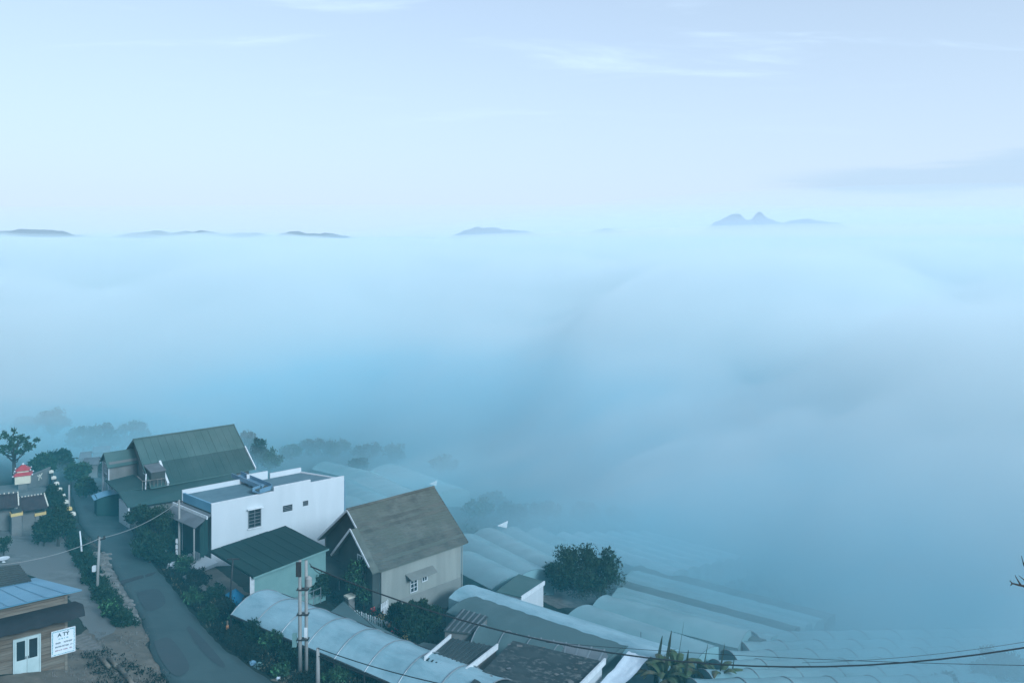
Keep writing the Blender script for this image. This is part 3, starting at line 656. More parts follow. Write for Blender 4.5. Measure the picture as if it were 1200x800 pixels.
    so = W(a0, -.12, z0); sgn = thing('shop_sign', 'square white shop sign with teal border on the plank wall', 'sign', so, ang)
    Wd = a1 - a0; H = z1 - z0
    MB().box(0, Wd, -.03, .03, 0, H).build('board', M_SIGN, sgn)
    br = MB(); random.seed(4)
    for k in range(26):
        for (ax, off) in ((0, .035), (0, H - .1), (1, .035), (1, Wd - .1)):
            Ln = Wd if ax == 0 else H; s = .04 + (Ln - .08) * k / 26; e = s + (Ln - .08) / 26 * random.uniform(.55, .9); o2 = off + random.uniform(0, .02); w2 = random.uniform(.03, .05)
            if ax == 0: br.box(s, e, -.036, -.031, o2, o2 + w2)
            elif .12 < s < H - .12: br.box(o2, o2 + w2, -.0355, -.031, s, e)
    br.build('border_print', M_SIGNB, sgn)['kind'] = 'stuff'
    def text(body, size, x, zc, mt):
        cu = bpy.data.curves.new('lettering', 'FONT'); cu.body = body; cu.size = size; cu.align_x = 'CENTER'; cu.align_y = 'CENTER'; cu.extrude = .002; cu.offset = .008
        o = bpy.data.objects.new('lettering', cu); COL.objects.link(o)
        dg = bpy.context.evaluated_depsgraph_get(); me = bpy.data.meshes.new_from_object(o.evaluated_get(dg)); bpy.data.objects.remove(o); bpy.data.curves.remove(cu)
        me.materials.clear(); me.materials.append(mt)
        o = bpy.data.objects.new('lettering', me); COL.objects.link(o); o.parent = sgn; o.location = (x, -.036, zc); o.rotation_euler = (math.radians(90), 0, 0); return o
    text('A T\u00dd', .27, Wd * .5, H * .80, M_INK)
    # the smaller lines are too blurred to read: rows of letter strokes of the same size and colour
    for (zc, x0, x1, h, mt) in ((.645, .30, .70, .085, M_SIGNB), (.49, .14, .86, .085, M_INK), (.345, .16, .86, .085, M_INK), (.20, .16, .84, .07, M_INKR)):
        m = MB(); x = x0 * Wd
        while x < x1 * Wd:
            wl = random.uniform(.03, .05)
            if random.random() > .14:
                m.box(x, x + wl * .3, -.0375, -.031, zc * H - h / 2, zc * H + h / 2)
                q = random.choice((-.4, 0, .4)); m.box(x + wl * .3, x + wl * .9, -.037, -.031, zc * H + h * q - .012, zc * H + h * q + .012)
                if random.random() < .6: m.box(x + wl * .7, x + wl, -.0368, -.031, zc * H - h / 2, zc * H + h / 2)
            x += wl * 1.25
        m.build('lettering', mt, sgn)['kind'] = 'stuff'
    # low dark shed behind
    p = [at(-30, 668, 51.8), at(22, 661, 52.6), at(37, 680, 49.6), at(-30, 692, 48.2)]
    c = Vector((p[3].x, p[3].y, 25.0)); st = thing('lean_shed', 'low shed with dark ribbed roof behind the plank shack', 'shed', c)
    q = [Vector(k) - c for k in p]; zt = [4.05, 3.95, 3.85, 3.9]
    for k in range(4): q[k].z = p[k].z - c.z
    rf = MB().slab([tuple(k) for k in q], .06).build('roof', M_CORR, st)
    for i in range(9):
        s = (i + .5) / 9; e0 = q[0] + (q[3] - q[0]) * s; e1 = q[1] + (q[2] - q[1]) * s
        MB().bar(e0 + Vector((0, 0, .03)), e1 + Vector((0, 0, .03)), .12, .06).build('rib', M_CORR, rf)
    MB().prism([(k.x * .96, k.y * .96) for k in q], -.8, min(k.z for k in q) - .08).build('wall', M_WALLGREY, st)
shack()

# ------------------------------------------------------------------ greenhouses
def arch_house(label, r0, r1, h, width, rise, m_cover, group, name='greenhouse', hoops=True, pitch=3.0, sides=True, seed=0, flat=False, kind='greenhouse'):
    """A film covered tunnel: ridge from r0 to r1 (picture points), ridge h above the ground there."""
    P0 = gp(*r0, h); P1 = gp(*r1, h); d = (P1 - P0); Ln = d.xy.length; ang = math.atan2(d.y, d.x)
    base = Vector((P0.x, P0.y, P0.z - h)); t = thing(name, label, kind, base, ang, group)
    random.seed(seed + 100); rt = (P1.z - P0.z) / Ln; nA = max(6, int(Ln / .75)); nB = 12
    per = Ln / max(1, round(Ln / pitch))
    def zc(a, s, sag=True):           # s from -1 to 1 across
        e = (1 - s * s) if not flat else (1 - abs(s))
        k = (a % per) / per; sg = .10 * math.sin(math.pi * k) if sag else 0
        return h - rise + rt * a + rise * e - sg * (.35 + .65 * e)
    v = []; f = []
    for i in range(nA + 1):
        a = Ln * i / nA
        for j in range(nB + 1):
            s = -1 + 2 * j / nB; v.append((a, s * width / 2, zc(a, s) + random.uniform(-.012, .012) + .05 * noise.noise(Vector((a * 1.3, s * 2.0, seed))) * (1 if 0 < i < nA else 0)))
    for i in range(nA):
        for j in range(nB): f.append((i * (nB + 1) + j, (i + 1) * (nB + 1) + j, (i + 1) * (nB + 1) + j + 1, i * (nB + 1) + j + 1))
    raw('cover', v, f, m_cover, t, smooth=True)
    def ground_at(a, b):
        x = base.x + math.cos(ang) * a - math.sin(ang) * b; y = base.y + math.sin(ang) * a + math.cos(ang) * b; return gz(x, y) - base.z
    if sides:
        for s in (-1, 1):
            v = []; f = []; b = s * width / 2; n = nA
            for i in range(n + 1):
                a = Ln * i / n; v += [(a, b + .02 * s * math.sin(i * 1.7), zc(a, s) - .02), (a, b + .05 * s * math.sin(i * .9), ground_at(a, b) - .1)]
            f = [(2 * i, 2 * i + 2, 2 * i + 3, 2 * i + 1) for i in range(n)]
            raw('side_film', v, f, m_cover, t)
    for a in (0.0, Ln):
        v = []; f = []
        for j in range(nB + 1):
            s = -1 + 2 * j / nB; b = s * width / 2; v += [(a, b, zc(a, s, False) - .02), (a, b, ground_at(a, b) - .1)]
        f = [(2 * j, 2 * j + 2, 2 * j + 3, 2 * j + 1) for j in range(nB)]
        if sides: raw('end_film', v, f, m_cover, t)
    if hoops:
        n = max(1, round(Ln / pitch))
        for i in range(n + 1):
            a = min(i * per, Ln); MB().tube([(a, s * width / 2, zc(a, s, False) + .012) for s in [-1 + 2 * j / 10 for j in range(11)]], .035, 5).build('hoop', M_STEEL, t)
            if not sides:
                for s in (-1, 1):
                    b = s * width / 2; MB().bar((a, b, ground_at(a, b) - .3), (a, b, zc(a, s, False)), .09).build('post', M_DARKMETAL, t)
    if not sides:
        for s in (-1, 1): MB().bar((0, s * width / 2, zc(0, s, False) - .03), (Ln, s * width / 2, zc(Ln, s, False) - .03), .1, .14).build('gutter_rail', M_DARKMETAL, t)
    return t
GH = 'greenhouses stepping down the slope'
# the white tunnel beside the lane
arch_house('bright white plastic tunnel beside the weedy bank of the lane', (301, 693), (578, 800), 2.5, 4.3, .9, M_FILM, None, 'polytunnel', pitch=2.6, sides=False, seed=1, kind='tunnel')
# shade net strip behind it
p = [gp(403, 704, 1.4), gp(420, 720, 1.5), gp(486, 756, 1.5), gp(520, 790, 1.5), gp(490, 790, 1.3), gp(380, 722, 1.3)]
c = Vector((p[1].x, p[1].y, gz(p[1].x, p[1].y))); t = thing('shade_net_shelter', 'low grey green shade net strip between the white tunnel and the potted flowers', 'shade net', c)
MB().slab([tuple(k - c) for k in p], .04).build('net', M_NET, t)
for k in p: MB().bar((k.x - c.x, k.y - c.y, gz(k.x, k.y) - c.z - .2), (k.x - c.x, k.y - c.y, k.z - c.z), .07).build('post', M_DARKMETAL, t)
# blocks on the slope: neighbouring ridges make one gutter connected block, each span a tunnel of its own
def block(ridges, h, rise, mats, labels, group, name='greenhouse', kind='greenhouse', hoops=False, pitch=3.2, seed=0, flat=False, wmax=6.5):
    mids = [(gp(*a_, h) + gp(*b_, h)) / 2 for a_, b_ in ridges]; dirs = [(gp(*b_, h) - gp(*a_, h)).xy.normalized() for a_, b_ in ridges]
    for i, (a_, b_) in enumerate(ridges):
        n = Vector((-dirs[i].y, dirs[i].x)); ds = [abs((mids[j] - mids[i]).xy.dot(n)) for j in (i - 1, i + 1) if 0 <= j < len(ridges)]
        arch_house(labels[i], a_, b_, h, min(wmax, max(2.2, sum(ds) / len(ds) * 1.0)), rise, mats[i % len(mats)], group, name, hoops=hoops, seed=seed + i, pitch=pitch, flat=flat, kind=kind)
def span(r0, r1, n):          # n ridges evenly between a first and a last one
    return [tuple(tuple(r0[e][c] + (r1[e][c] - r0[e][c]) * k / (n - 1) for c in (0, 1)) for e in (0, 1)) for k in range(n)]
ORD = ['first', 'second', 'third', 'fourth', 'fifth', 'sixth', 'seventh', 'eighth', 'ninth']
block([((541, 646), (601, 675)), ((544, 625), (626, 667)), ((570, 618), (648, 658)), ((598, 617), (668, 652)), ((628, 618), (690, 649))], 2.5, .75, [M_FILM2], [ORD[i] + ' film tunnel counting from the cream house rear wall' for i in range(5)], GH, seed=10)
block([((702, 700), (873, 743)), ((677, 711), (828, 761))], 2.6, .38, [M_FILM2], ['long pale film greenhouse with a tall end face beside the net houses', 'film greenhouse ridge just below the long pale one'], GH, hoops=False, pitch=1.5, seed=20, wmax=3.4)
arch_house('very long bright film greenhouse starting at the cream house corner', (541, 687), (782, 764), 2.4, 3.2, .4, M_FILM, GH, hoops=False, pitch=1.5, seed=24)
arch_house('long dull net tunnel under the black cable', (541, 703), (722, 763), 2.1, 3.6, .3, M_NET, GH, hoops=False, pitch=1.5, seed=25)
block(span(((658, 623), (796, 667)), ((752, 621), (868, 651)), 6), 2.8, .6, [M_FILM], [ORD[i] + ' bright foggy film tunnel counting from the round tree' for i in range(6)], GH, seed=30)
block([((402, 581), (440, 600)), ((400, 561), (462, 593)), ((420, 553), (480, 580)), ((452, 544), (530, 573)), ((378, 541), (432, 553))], 2.8, .8, [M_FILM2], [ORD[i] + ' film tunnel behind the white house, counting outward from its corner' for i in range(5)], GH, seed=50)
block(span(((714, 701), (892, 750)), ((744, 663), (972, 722)), 7), 2.2, .35, [M_NET, M_FILM2, M_FILM2], [ORD[i] + ' net house row counting from the long pale greenhouse' for i in range(7)], 'net houses on the terrace', 'net_house', 'net house', pitch=2.4, seed=60, flat=True)
block(span(((800, 808), (1240, 800)), ((884, 741), (1215, 736)), 7), 2.2, .5, [M_FILM2], [ORD[i] + ' panelled tunnel row counting from the banana plants' for i in range(7)], 'panelled tunnels by the bananas', 'panelled_tunnel', 'tunnel', hoops=True, pitch=3.9, seed=80, wmax=4.4)
# small plastic arch behind the dark sheds
arch_house('small clear film arch behind the dark ribbed roof', (562, 733), (652, 757), 2.3, 3.6, 1.2, M_NET, None, 'film_arch', seed=77, pitch=2.2, kind='tunnel')

# ------------------------------------------------------------------ sheds on the lower right
def roof_shed(name, label, pts, m_roof, m_wall, ribs=0, m_rib=None, th=.1, barge=(), cat='shed', drop=3.5, group=None):
    """A shed under a roof given by its corners (picture x, y and height over ground)."""
    P = [gp(*q) for q in pts]; c = Vector((sum(q.x for q in P) / len(P), sum(q.y for q in P) / len(P), 0)); c.z = gz(c.x, c.y)
    t = thing(name, label, cat, c, 0, group); q = [k - c for k in P]
    rf = MB().slab([tuple(k) for k in q], th).build('roof', m_roof, t)
    ctr = sum((Vector((k.x, k.y, 0)) for k in q), Vector()) / len(q)
    w = MB(); n = len(q)
    ins = [Vector((k.x, k.y, k.z)) * 1 for k in q]
    for k in ins: k.x = ctr.x + (k.x - ctr.x) * .95; k.y = ctr.y + (k.y - ctr.y) * .95
    top = [(k.x, k.y, k.z - th - .01) for k in ins]; bot = [(k.x, k.y, gz(k.x + c.x, k.y + c.y) - c.z - .4) for k in ins]
    w.add(top + bot, [(i, n + i, n + (i + 1) % n, (i + 1) % n) for i in range(n)]); w.build('wall', m_wall, t)
    for i in range(ribs):
        s = (i + .5) / ribs; e0 = q[0] + (q[1] - q[0]) * s; e1 = q[3] + (q[2] - q[3]) * s
        MB().bar(e0 + Vector((0, 0, .03)), e1 + Vector((0, 0, .03)), .10, .07).build('rib', m_rib or m_roof, rf)
    for (i, j) in barge: MB().bar(q[i] + Vector((0, 0, .06)), q[j] + Vector((0, 0, .06)), .10, .34).build('barge_board', M_TRIM, t)
    return t, q, c
t, q, c = roof_shed('ribbed_shed', 'small shed with dark ribbed roof between two white edge boards', [(528, 747, 2.5), (583, 758, 2.4), (546, 787, 2.3), (498, 773, 2.4)], M_CORR, M_WALLGREY, 9, barge=((0, 3), (1, 2)))
t, q, c = roof_shed('littered_shed', 'broad shed with dark roof strewn with pale litter', [(601, 750, 2.6), (709, 775, 2.6), (670, 815, 2.4), (545, 806, 2.3)], M_MOSSROOF, M_WHITE, 0)
MB().bar(q[1] + Vector((0, 0, .05)), q[2] + Vector((0, 0, .05)), .12, .35).build('barge_board', M_TRIM, t)
random.seed(31)
for i in range(14):
    s, e = random.random(), random.random(); p = (q[0] + (q[1] - q[0]) * s) * (1 - e) + (q[3] + (q[2] - q[3]) * s) * e; sc = random.uniform(.06, .24); a = random.random() * 6
    MB().slab([(p.x + sc * math.cos(a + k * 1.57 + random.uniform(-.3, .3)), p.y + sc * math.sin(a + k * 1.57) * .7, p.z + .05 + random.uniform(0, .06)) for k in range(4)], .03).build('litter', random.choice((M_STONE, M_WALLGREY, M_TIN)), t)
roof_shed('tin_lean_to', 'long low tin roof strip above the littered shed', [(598, 741, 2.0), (716, 762, 2.0), (708, 776, 1.7), (604, 752, 1.7)], M_TIN, M_WALLGREY, 8, M_STEEL)
roof_shed('grey_lean_to', 'dark patched roof tucked under the cream house wall', [(541, 713, 2.0), (572, 722, 2.0), (552, 742, 1.8), (520, 738, 1.8)], M_CORR, M_WALLGREY, 5, M_TIN)
roof_shed('low_block_roof', 'small dull roof beside the dark conifer bush', [(496, 752, 1.6), (520, 756, 1.6), (492, 772, 1.4), (474, 762, 1.4)], M_NETG, M_WALLGREY)
t, q, c = roof_shed('green_roof_shed', 'small shed with flat green roof and white edge by the round tree', [(608, 672, 2.6), (638, 681, 2.5), (611, 699, 2.4), (582, 692, 2.5)], M_GREENROOF, M_WHITE)
MB().bar(q[1] + Vector((0, 0, -.12)), q[2] + Vector((0, 0, -.12)), .1, .36).build('barge_board', M_TRIM, t)
# white plastic sheet thrown over a frame by the bananas
P = [gp(737, 762, 2.2), gp(762, 769, 2.1), gp(758, 780, 1.9), gp(728, 806, 1.8), gp(700, 804, 1.9), gp(716, 785, 2.0)]; c = P[4].copy(); c.z = gz(c.x, c.y)
t = thing('plastic_sheet', 'crumpled white plastic sheet stretched beside the banana plants', 'sheet', c)
v = []; f = []; n = 10; q = [k - c for k in P]
for i in range(n + 1):
    for j in range(n + 1):
        s, e = i / n, j / n; a_ = q[0] * (1 - e) + q[1] * e; b_ = q[4] * (1 - e) + q[3] * e; p = a_ * (1 - s) + b_ * s
        v.append((p.x, p.y + .06 * math.sin(s * 9), p.z + .09 * noise.noise(Vector((s * 5, e * 5, 2))) - .1 * math.sin(math.pi * e)))
for i in range(n):
    for j in range(n): f.append((i * (n + 1) + j, i * (n + 1) + j + 1, (i + 1) * (n + 1) + j + 1, (i + 1) * (n + 1) + j))
raw('sheet', v, f, M_SHEET, t, smooth=True)
for i in (0, 1, 3, 4): MB().bar((q[i].x, q[i].y, gz(q[i].x + c.x, q[i].y + c.y) - c.z - .2), (q[i].x, q[i].y, q[i].z), .07).build('post', M_WOOD, t)

# ------------------------------------------------------------------ walled compound on the left
def compound():
    # fence posts with pale caps along the lane
    caps = [(60, 551), (63, 558), (66.3, 564.7), (69.8, 571.6), (73.4, 578.6), (77, 586), (80.9, 594), (85, 600)]
    tops = [gp(x, y, 2.1) for x, y in caps]
    for i, p in enumerate(tops):
        g = gz(p.x, p.y); h = p.z - g
        ang = math.atan2(tops[min(i + 1, 7)].y - tops[max(i - 1, 0)].y, tops[min(i + 1, 7)].x - tops[max(i - 1, 0)].x)
        t = thing('wall_pier', 'square dark pier with pale cap in the stepped lane wall', 'pier', (p.x, p.y, g), ang, 'capped piers of the stepped lane wall')
        MB().box(-.2, .2, -.2, .2, -.3, h - .28).build('shaft', M_DARKWALL, t)
        MB().add([(-.27, -.27, h - .28), (.27, -.27, h - .28), (.27, .27, h - .28), (-.27, .27, h - .28), (-.27, -.27, h - .06), (.27, -.27, h - .06), (.27, .27, h - .06), (-.27, .27, h - .06), (0, 0, h + .1)],
                 [(0, 1, 5, 4), (1, 2, 6, 5), (2, 3, 7, 6), (3, 0, 4, 7), (4, 5, 8), (5, 6, 8), (6, 7, 8), (7, 4, 8), (3, 2, 1, 0)]).build('cap', M_PALECAP if i not in (6,) else M_YELLOW, t)
    for i in range(7):
        p, q = tops[i], tops[i + 1]; d = (q - p).xy.normalized(); g = (gz(p.x, p.y) + gz(q.x, q.y)) / 2
        a = Vector((p.x + d.x * .22, p.y + d.y * .22, 0)); b = Vector((q.x - d.x * .22, q.y - d.y * .22, 0)); n = Vector((-d.y, d.x)) * .07
        o = MB().prism([(a.x - n.x, a.y - n.y), (b.x - n.x, b.y - n.y), (b.x + n.x, b.y + n.y), (a.x + n.x, a.y + n.y)], g - .6, g + 1.35).build('boundary_wall', M_DARKWALL)
        tag(o, 'dark wall panel between two pale capped piers of the lane wall', 'wall', 'panels of the stepped lane wall')
    # gate piers and little tiled roofs
    for i, (x, yb, yt, lb) in enumerate(((19, 627, 597, 'stout gate pier with yellow cap beneath the tiled gate roof'), (46.5, 621, 596.5, 'gate pier with yellow cap next to the dark hedge'))):
        b = gp(x, yb); h = (yb - yt) / F * b.y
        t = thing('gate_pier', lb, 'pier', b, math.radians(40))
        MB().box(-.42, .42, -.35, .35, -.3, h - .5).build('shaft', M_WALLGREY, t); MB().box(-.5, .5, -.43, .43, h - .5, h - .22).build('cap', M_YELLOW, t); MB().box(-.42, .42, -.35, .35, h - .22, h).build('neck', M_DARKWALL, t)
    for (x0, y0, x1, y1, lb) in ((-22, 583, 21, 579, 'left dark tiled gate roof with pale ridge ends'), (22, 583, 52, 582, 'right dark tiled gate roof with pale ridge ends beside the hedge')):
        Yd = gp((x0 + x1) / 2, y0 + 44).y + 1.5
        a = at(x0, y0, Yd); b = at(x1, y1, Yd + 1.2); b.z = a.z = (a.z + b.z) / 2; d = b - a; Ln = d.length; ang = math.atan2(d.y, d.x); g = gz(a.x, a.y)
        t = thing('gate_roof', lb, 'gate roof', (a.x, a.y, g), ang); h = a.z - g
        for s in (-1, 1):
            sl = MB().slab([(0, 0, h), (Ln, 0, h), (Ln + .25, s * 1.25, h - .85), (-.25, s * 1.25, h - .85)][::s], .08).build('roof', M_DARKTILE, t)
            for k in range(int(Ln / .3)):
                MB().bar((.15 + k * .3, s * .04, h + .03), (.15 + k * .3, s * 1.25, h - .82), .09, .06).build('tile_row', M_DARKTILE, sl)
        MB().bar((0, 0, h + .07), (Ln, 0, h + .07), .16, .16).build('ridge', M_DARKTILE, t)
        for e in (0, Ln):
            MB().bar((e, 0, h + .1), (e + (.25 if e else -.25), -1.25, h - .75), .1, .1).build('hip_ridge', M_PALECAP, t)
        for k in range(9): MB().box(Ln * k / 8 - .05, Ln * k / 8 + .05, -.05, .05, h + .15, h + .26).build('ridge_knob', M_PALECAP, t)
        MB().box(.3, Ln - .3, -.12, .12, -.4, h - .7).build('wall', M_WALLGREY, t)
    # the shrine
    b = gp(27, 573.5); Y = b.y; k = Y / F
    t = thing('garden_shrine', 'small cream shrine with two tier red roof on a stone pedestal', 'shrine', b, math.radians(28))
    MB().box(-.5, .5, -.5, .5, -.3, 9 * k).build('pedestal', M_WALLGREY, t)
    MB().box(-.85, .85, -.75, .75, 8.5 * k, 18 * k).build('body', M_CREAMY, t); MB().box(-.4, .4, -.8, -.752, 10 * k, 15.5 * k).build('niche', M_CREAMY, t)
    def tier(z0, z1, r0, r1):
        m = MB(); rs = [(-r0, -r0 * .85), (r0, -r0 * .85), (r0, r0 * .85), (-r0, r0 * .85)]; r2 = [(x * r1 / r0, y * r1 / r0) for x, y in rs]
        m.add([(x, y, z0) for x, y in rs] + [(x, y, z1) for x, y in r2], [(3, 2, 1, 0), (4, 5, 6, 7), (0, 1, 5, 4), (1, 2, 6, 5), (2, 3, 7, 6), (3, 0, 4, 7)])
        o = m.build('roof', M_RED, t)
        for x, y in rs: MB().lathe([(.02, z0 - .05), (.11, z0 + .04), (.02, z0 + .16)], 6, (x, y)).build('corner_ornament', M_TRIM, o)
    tier(18 * k, 21.5 * k, 1.05, .7); MB().box(-.62, .62, -.55, .55, 21.5 * k, 23.5 * k).build('upper_body', M_CREAMY, t); tier(23.5 * k, 29 * k, .85, .18)
    MB().lathe([(.03, 28.5 * k), (.16, 30 * k), (.03, 31.5 * k)], 8).build('finial', M_TRIM, t)
    # back wall with a small emblem
    p0, p1 = gp(30, 572), gp(58, 568.5); d = p1 - p0; h = 12 / F * p0.y
    t = thing('garden_wall', 'grey blue garden wall behind the shrine with a pale emblem', 'wall', p0, math.atan2(d.y, d.x)); Ln = d.xy.length
    MB().box(0, Ln, -.1, .1, -1.2, h).build('panel', M_WALLGREY, t); MB().box(-.1, Ln + .1, -.16, .16, h, h + .12).build('coping', M_WALLGREY, t)
    em = MB(); cx = Ln * .55
    for (x0, z0, x1, z1) in ((-.5, .75, .0, .45), (.0, .45, .45, .8), (-.1, .5, -.25, .05), (.05, .5, .35, .1), (-.15, .75, .1, .6)): em.bar((cx + x0, -.13, z0 + .3), (cx + x1, -.13, z1 + .3), .05, .12)
    em.build('emblem', M_PALECAP, t)
    # narrow blue white house at the picture edge
    b = gp(2, 575); k = b.y / F
    t = thing('narrow_house', 'narrow pale blue house with white cornice behind the shrine tree', 'house', (b.x - 4.3, b.y, b.z), math.radians(28))
    bl = pm('pale blue wall', (.36, .47, .54), (.30, .41, .48), .8, .8)
    MB().box(-3, 2.75, 0, 5, -.5, 39 * k).build('wall', bl, t); MB().box(-3.2, 3.0, -.3, 5.2, 39 * k, 45 * k).build('cornice', M_TRIM, t)
    for x in (-1.0, .4, 1.8): window_b0(None, t, x - .4, x + .4, 1.0, 2.9, 0, (1, 2))
compound()
# tray table with a dark potted plant in the yard corner
b = gp(4, 659); k = b.y / F
t = thing('tray_table', 'white tray table at the edge of the concrete yard', 'table', b, .4)
MB().lathe([(.25, .3), (.42, .32), (.46, .38), (.42, .38), (.38, .35), (.05, .34)], 18).build('tray', M_TRIM, t); MB().lathe([(.22, -.05), (.10, .1), (.08, .3)], 10).build('stem', M_TRIM, t)

# ------------------------------------------------------------------ poles and cables
def pole(label, px, yb, yt, r, m, Yoff=0, lean=0.0, extra=None, name='utility_pole', group=None):
    b = gp(px, yb); b.y += Yoff; h = (yb - yt) / F * b.y
    t = thing(name, label, 'pole', b, 0, group); top = Vector((lean, 0, h))
    MB().tube([(0, 0, -.6), (lean * .5, 0, h * .5), tuple(top)], [r * 1.15, r, r * .8], 10).build('shaft', m, t, True)
    if extra: extra(t, h, lean, b.y / F)
    return b + top
def x_lane(t, h, l, k):
    MB().bar((l - .15, 0, h - .25), (l + .45, 0, h - .1), .1).build('cross_arm', M_DARKMETAL, t)
    for i in (-.1, .35): MB().lathe([(.03, h - .12), (.07, h - .02), (.03, h + .12)], 8, (l + i, 0)).build('insulator', M_DARKWALL, t)
    z = h - 40 * k; MB().box(-.32, -.08, -.12, .12, z, z + .42).build('meter_box', M_TRIM, t)
top_lane = pole('slim pale pole with white meter box on the left verge of the lane', 113.5, 691, 629, .10, M_CONCPOLE, lean=.22, extra=x_lane)
def x_white(t, h, l, k):
    for i in range(3): MB().box(-.3, -.1, -.1, .1, .55 + i * .52, .95 + i * .52).build('meter_box', M_TRIM, t)
    MB().bar((-.3, 0, h - .15), (.35, 0, h - .15), .09).build('cross_arm', M_DARKMETAL, t)
top_white = pole('slim pole with three white boxes before the white house end', 210, 656, 585.5, .11, M_CONCPOLE, extra=x_white)
def x_twin(t, h, l, k):
    MB().tube([(.38, .06, -.5), (.38, .06, h * .5), (.37, .06, h - .05)], [.115, .105, .095], 10).build('shaft', M_CONCPOLE, t, True)
    MB().box(-.2, .12, -.22, -.13, h - .95, h - .05).build('bracket_plate', M_DARKMETAL, t)
    MB().lathe([(.05, h - 1.6), (.2, h - 1.45), (.2, h - 1.0), (.05, h - .85)], 12, (.62, -.3)).build('junction_drum', M_CONCPOLE, t)
    for z in (.3, .52, .74): MB().box(-.18, .55, -.17, .22, h * z, h * z + .06).build('clamp_band', M_DARKMETAL, t)
    MB().box(.3, .48, -.14, -.08, 2.3, 2.9).build('notice', M_TRIM, t); MB().box(-.45, -.2, -.12, .08, 1.7, 2.5).build('meter_box', M_MINT, t)
top_twin = pole('pair of concrete poles strapped together beside the white tunnel', 351.5, 789, 656, .115, M_CONCPOLE, extra=x_twin, name='twin_pole')
def x_tee(t, h, l, k): MB().bar((l - .45, 0, h - .05), (l + .45, 0, h - .05), .09).build('cross_arm', M_DARKMETAL, t)
top_tee = pole('dark iron pole with a short cross bar at the white tunnel end', 268.5, 716, 654, .075, M_DARKMETAL, lean=.3, extra=x_tee)
top_short = pole('short concrete post where the low cables meet', 372.5, 806, 759, .12, M_CONCPOLE)
pole('leaning white stake at the foot of the lane wall', 96.5, 652, 622, .07, M_TRIM, lean=-.22, name='wooden_stake')
pole('grey pole standing in the lane wall', 81, 596, 568, .11, M_CONCPOLE)
pole('slim rod standing in front of the white sheet', 751, 785, 740, .025, M_DARKMETAL, name='antenna_rod')
pole('thin dark pipe standing against the white wall', 341, 640, 607, .04, M_DARKMETAL, name='vent_pipe', Yoff=2)
def cable(label, P, r, m, sag):
    pts = []
    for i in range(len(P) - 1):
        a, b = Vector(P[i]), Vector(P[i + 1]); n = 22
        for k in range(n + (i == len(P) - 2)):
            s = k / n; q = a + (b - a) * s; q.z -= sag * 4 * s * (1 - s); pts.append(q)
    o = pts[0].copy(); tag(MB().tube([q - o for q in pts], r, 6).build('cable', m), label, 'cable').location = o
cable('thick black cable sagging from the twin pole across the greenhouses', [top_twin + Vector((.7, -.2, -.3)), at(1290, 741, 44)], .042, M_CABLE, 3.7)
cable('thin lower cable crossing the panelled tunnels', [at(640, 752, 47), at(1260, 780, 40)], .013, M_CABLE, .25)
cable('thin rising cable above the panelled tunnels', [at(940, 776, 47), at(1290, 735, 45)], .010, M_CABLE, .4)
cable('upper of the two low cables from the short post', [top_short, at(640, 822, 36)], .026, M_CABLE, .35)
cable('lower of the two low cables from the short post', [top_short + Vector((0, 0, -.45)), at(640, 838, 36)], .026, M_CABLE, .5)
cable('pale cable from the lane pole down to the yard', [top_lane + Vector((0, 0, -.1)), at(-40, 664, 50)], .026, M_CABLEL, .5)
cable('pale cable between the lane pole and the white house pole', [top_lane + Vector((0, 0, -.1)), top_white + Vector((0, 0, -.1))], .024, M_CABLEL, .5)
cable('short cable from the twin pole to the cream house porch', [top_twin + Vector((.6, 0, -.2)), at(384, 669, 66)], .024, M_CABLE, .4)
cable('thin cable along the shade net strip', [at(402, 700, 58), at(520, 786, 50)], .018, M_CABLE, .5)

# ------------------------------------------------------------------ vegetation
def leaf_arrays(pts, size, rng, up=.3, aspect=.5):
    """One small bent leaf (two triangles) for each point."""
    n = len(pts); sz = size * rng.uniform(.6, 1.4, n)[:, None]
    d = rng.normal(size=(n, 3)); d[:, 2] += up; d /= np.linalg.norm(d, axis=1)[:, None]
    r = rng.normal(size=(n, 3)); s = np.cross(d, r); s /= np.linalg.norm(s, axis=1)[:, None] + 1e-9
    nrm = np.cross(d, s)
    v = np.empty((n, 4, 3)); v[:, 0] = pts; v[:, 1] = pts + d * sz * .55 + s * sz * aspect * .5; v[:, 2] = pts + d * sz - nrm * sz * .15; v[:, 3] = pts + d * sz * .55 - s * sz * aspect * .5
    return v.reshape(-1, 3)
def leaf_obj(name, V, m, parent=None):
    n = len(V) // 4; me = bpy.data.meshes.new(name)
    me.vertices.add(len(V)); me.vertices.foreach_set('co', V.astype(np.float32).ravel())
    me.loops.add(n * 4); me.loops.foreach_set('vertex_index', np.arange(n * 4, dtype=np.int32))
    me.polygons.add(n); me.polygons.foreach_set('loop_start', np.arange(0, n * 4, 4, dtype=np.int32))
    try: me.polygons.foreach_set('loop_total', np.full(n, 4, dtype=np.int32))
    except Exception: pass
    me.update(calc_edges=True); me.validate(); me.materials.append(m)
    o = bpy.data.objects.new(name, me); COL.objects.link(o)
    if parent: o.parent = parent
    return o
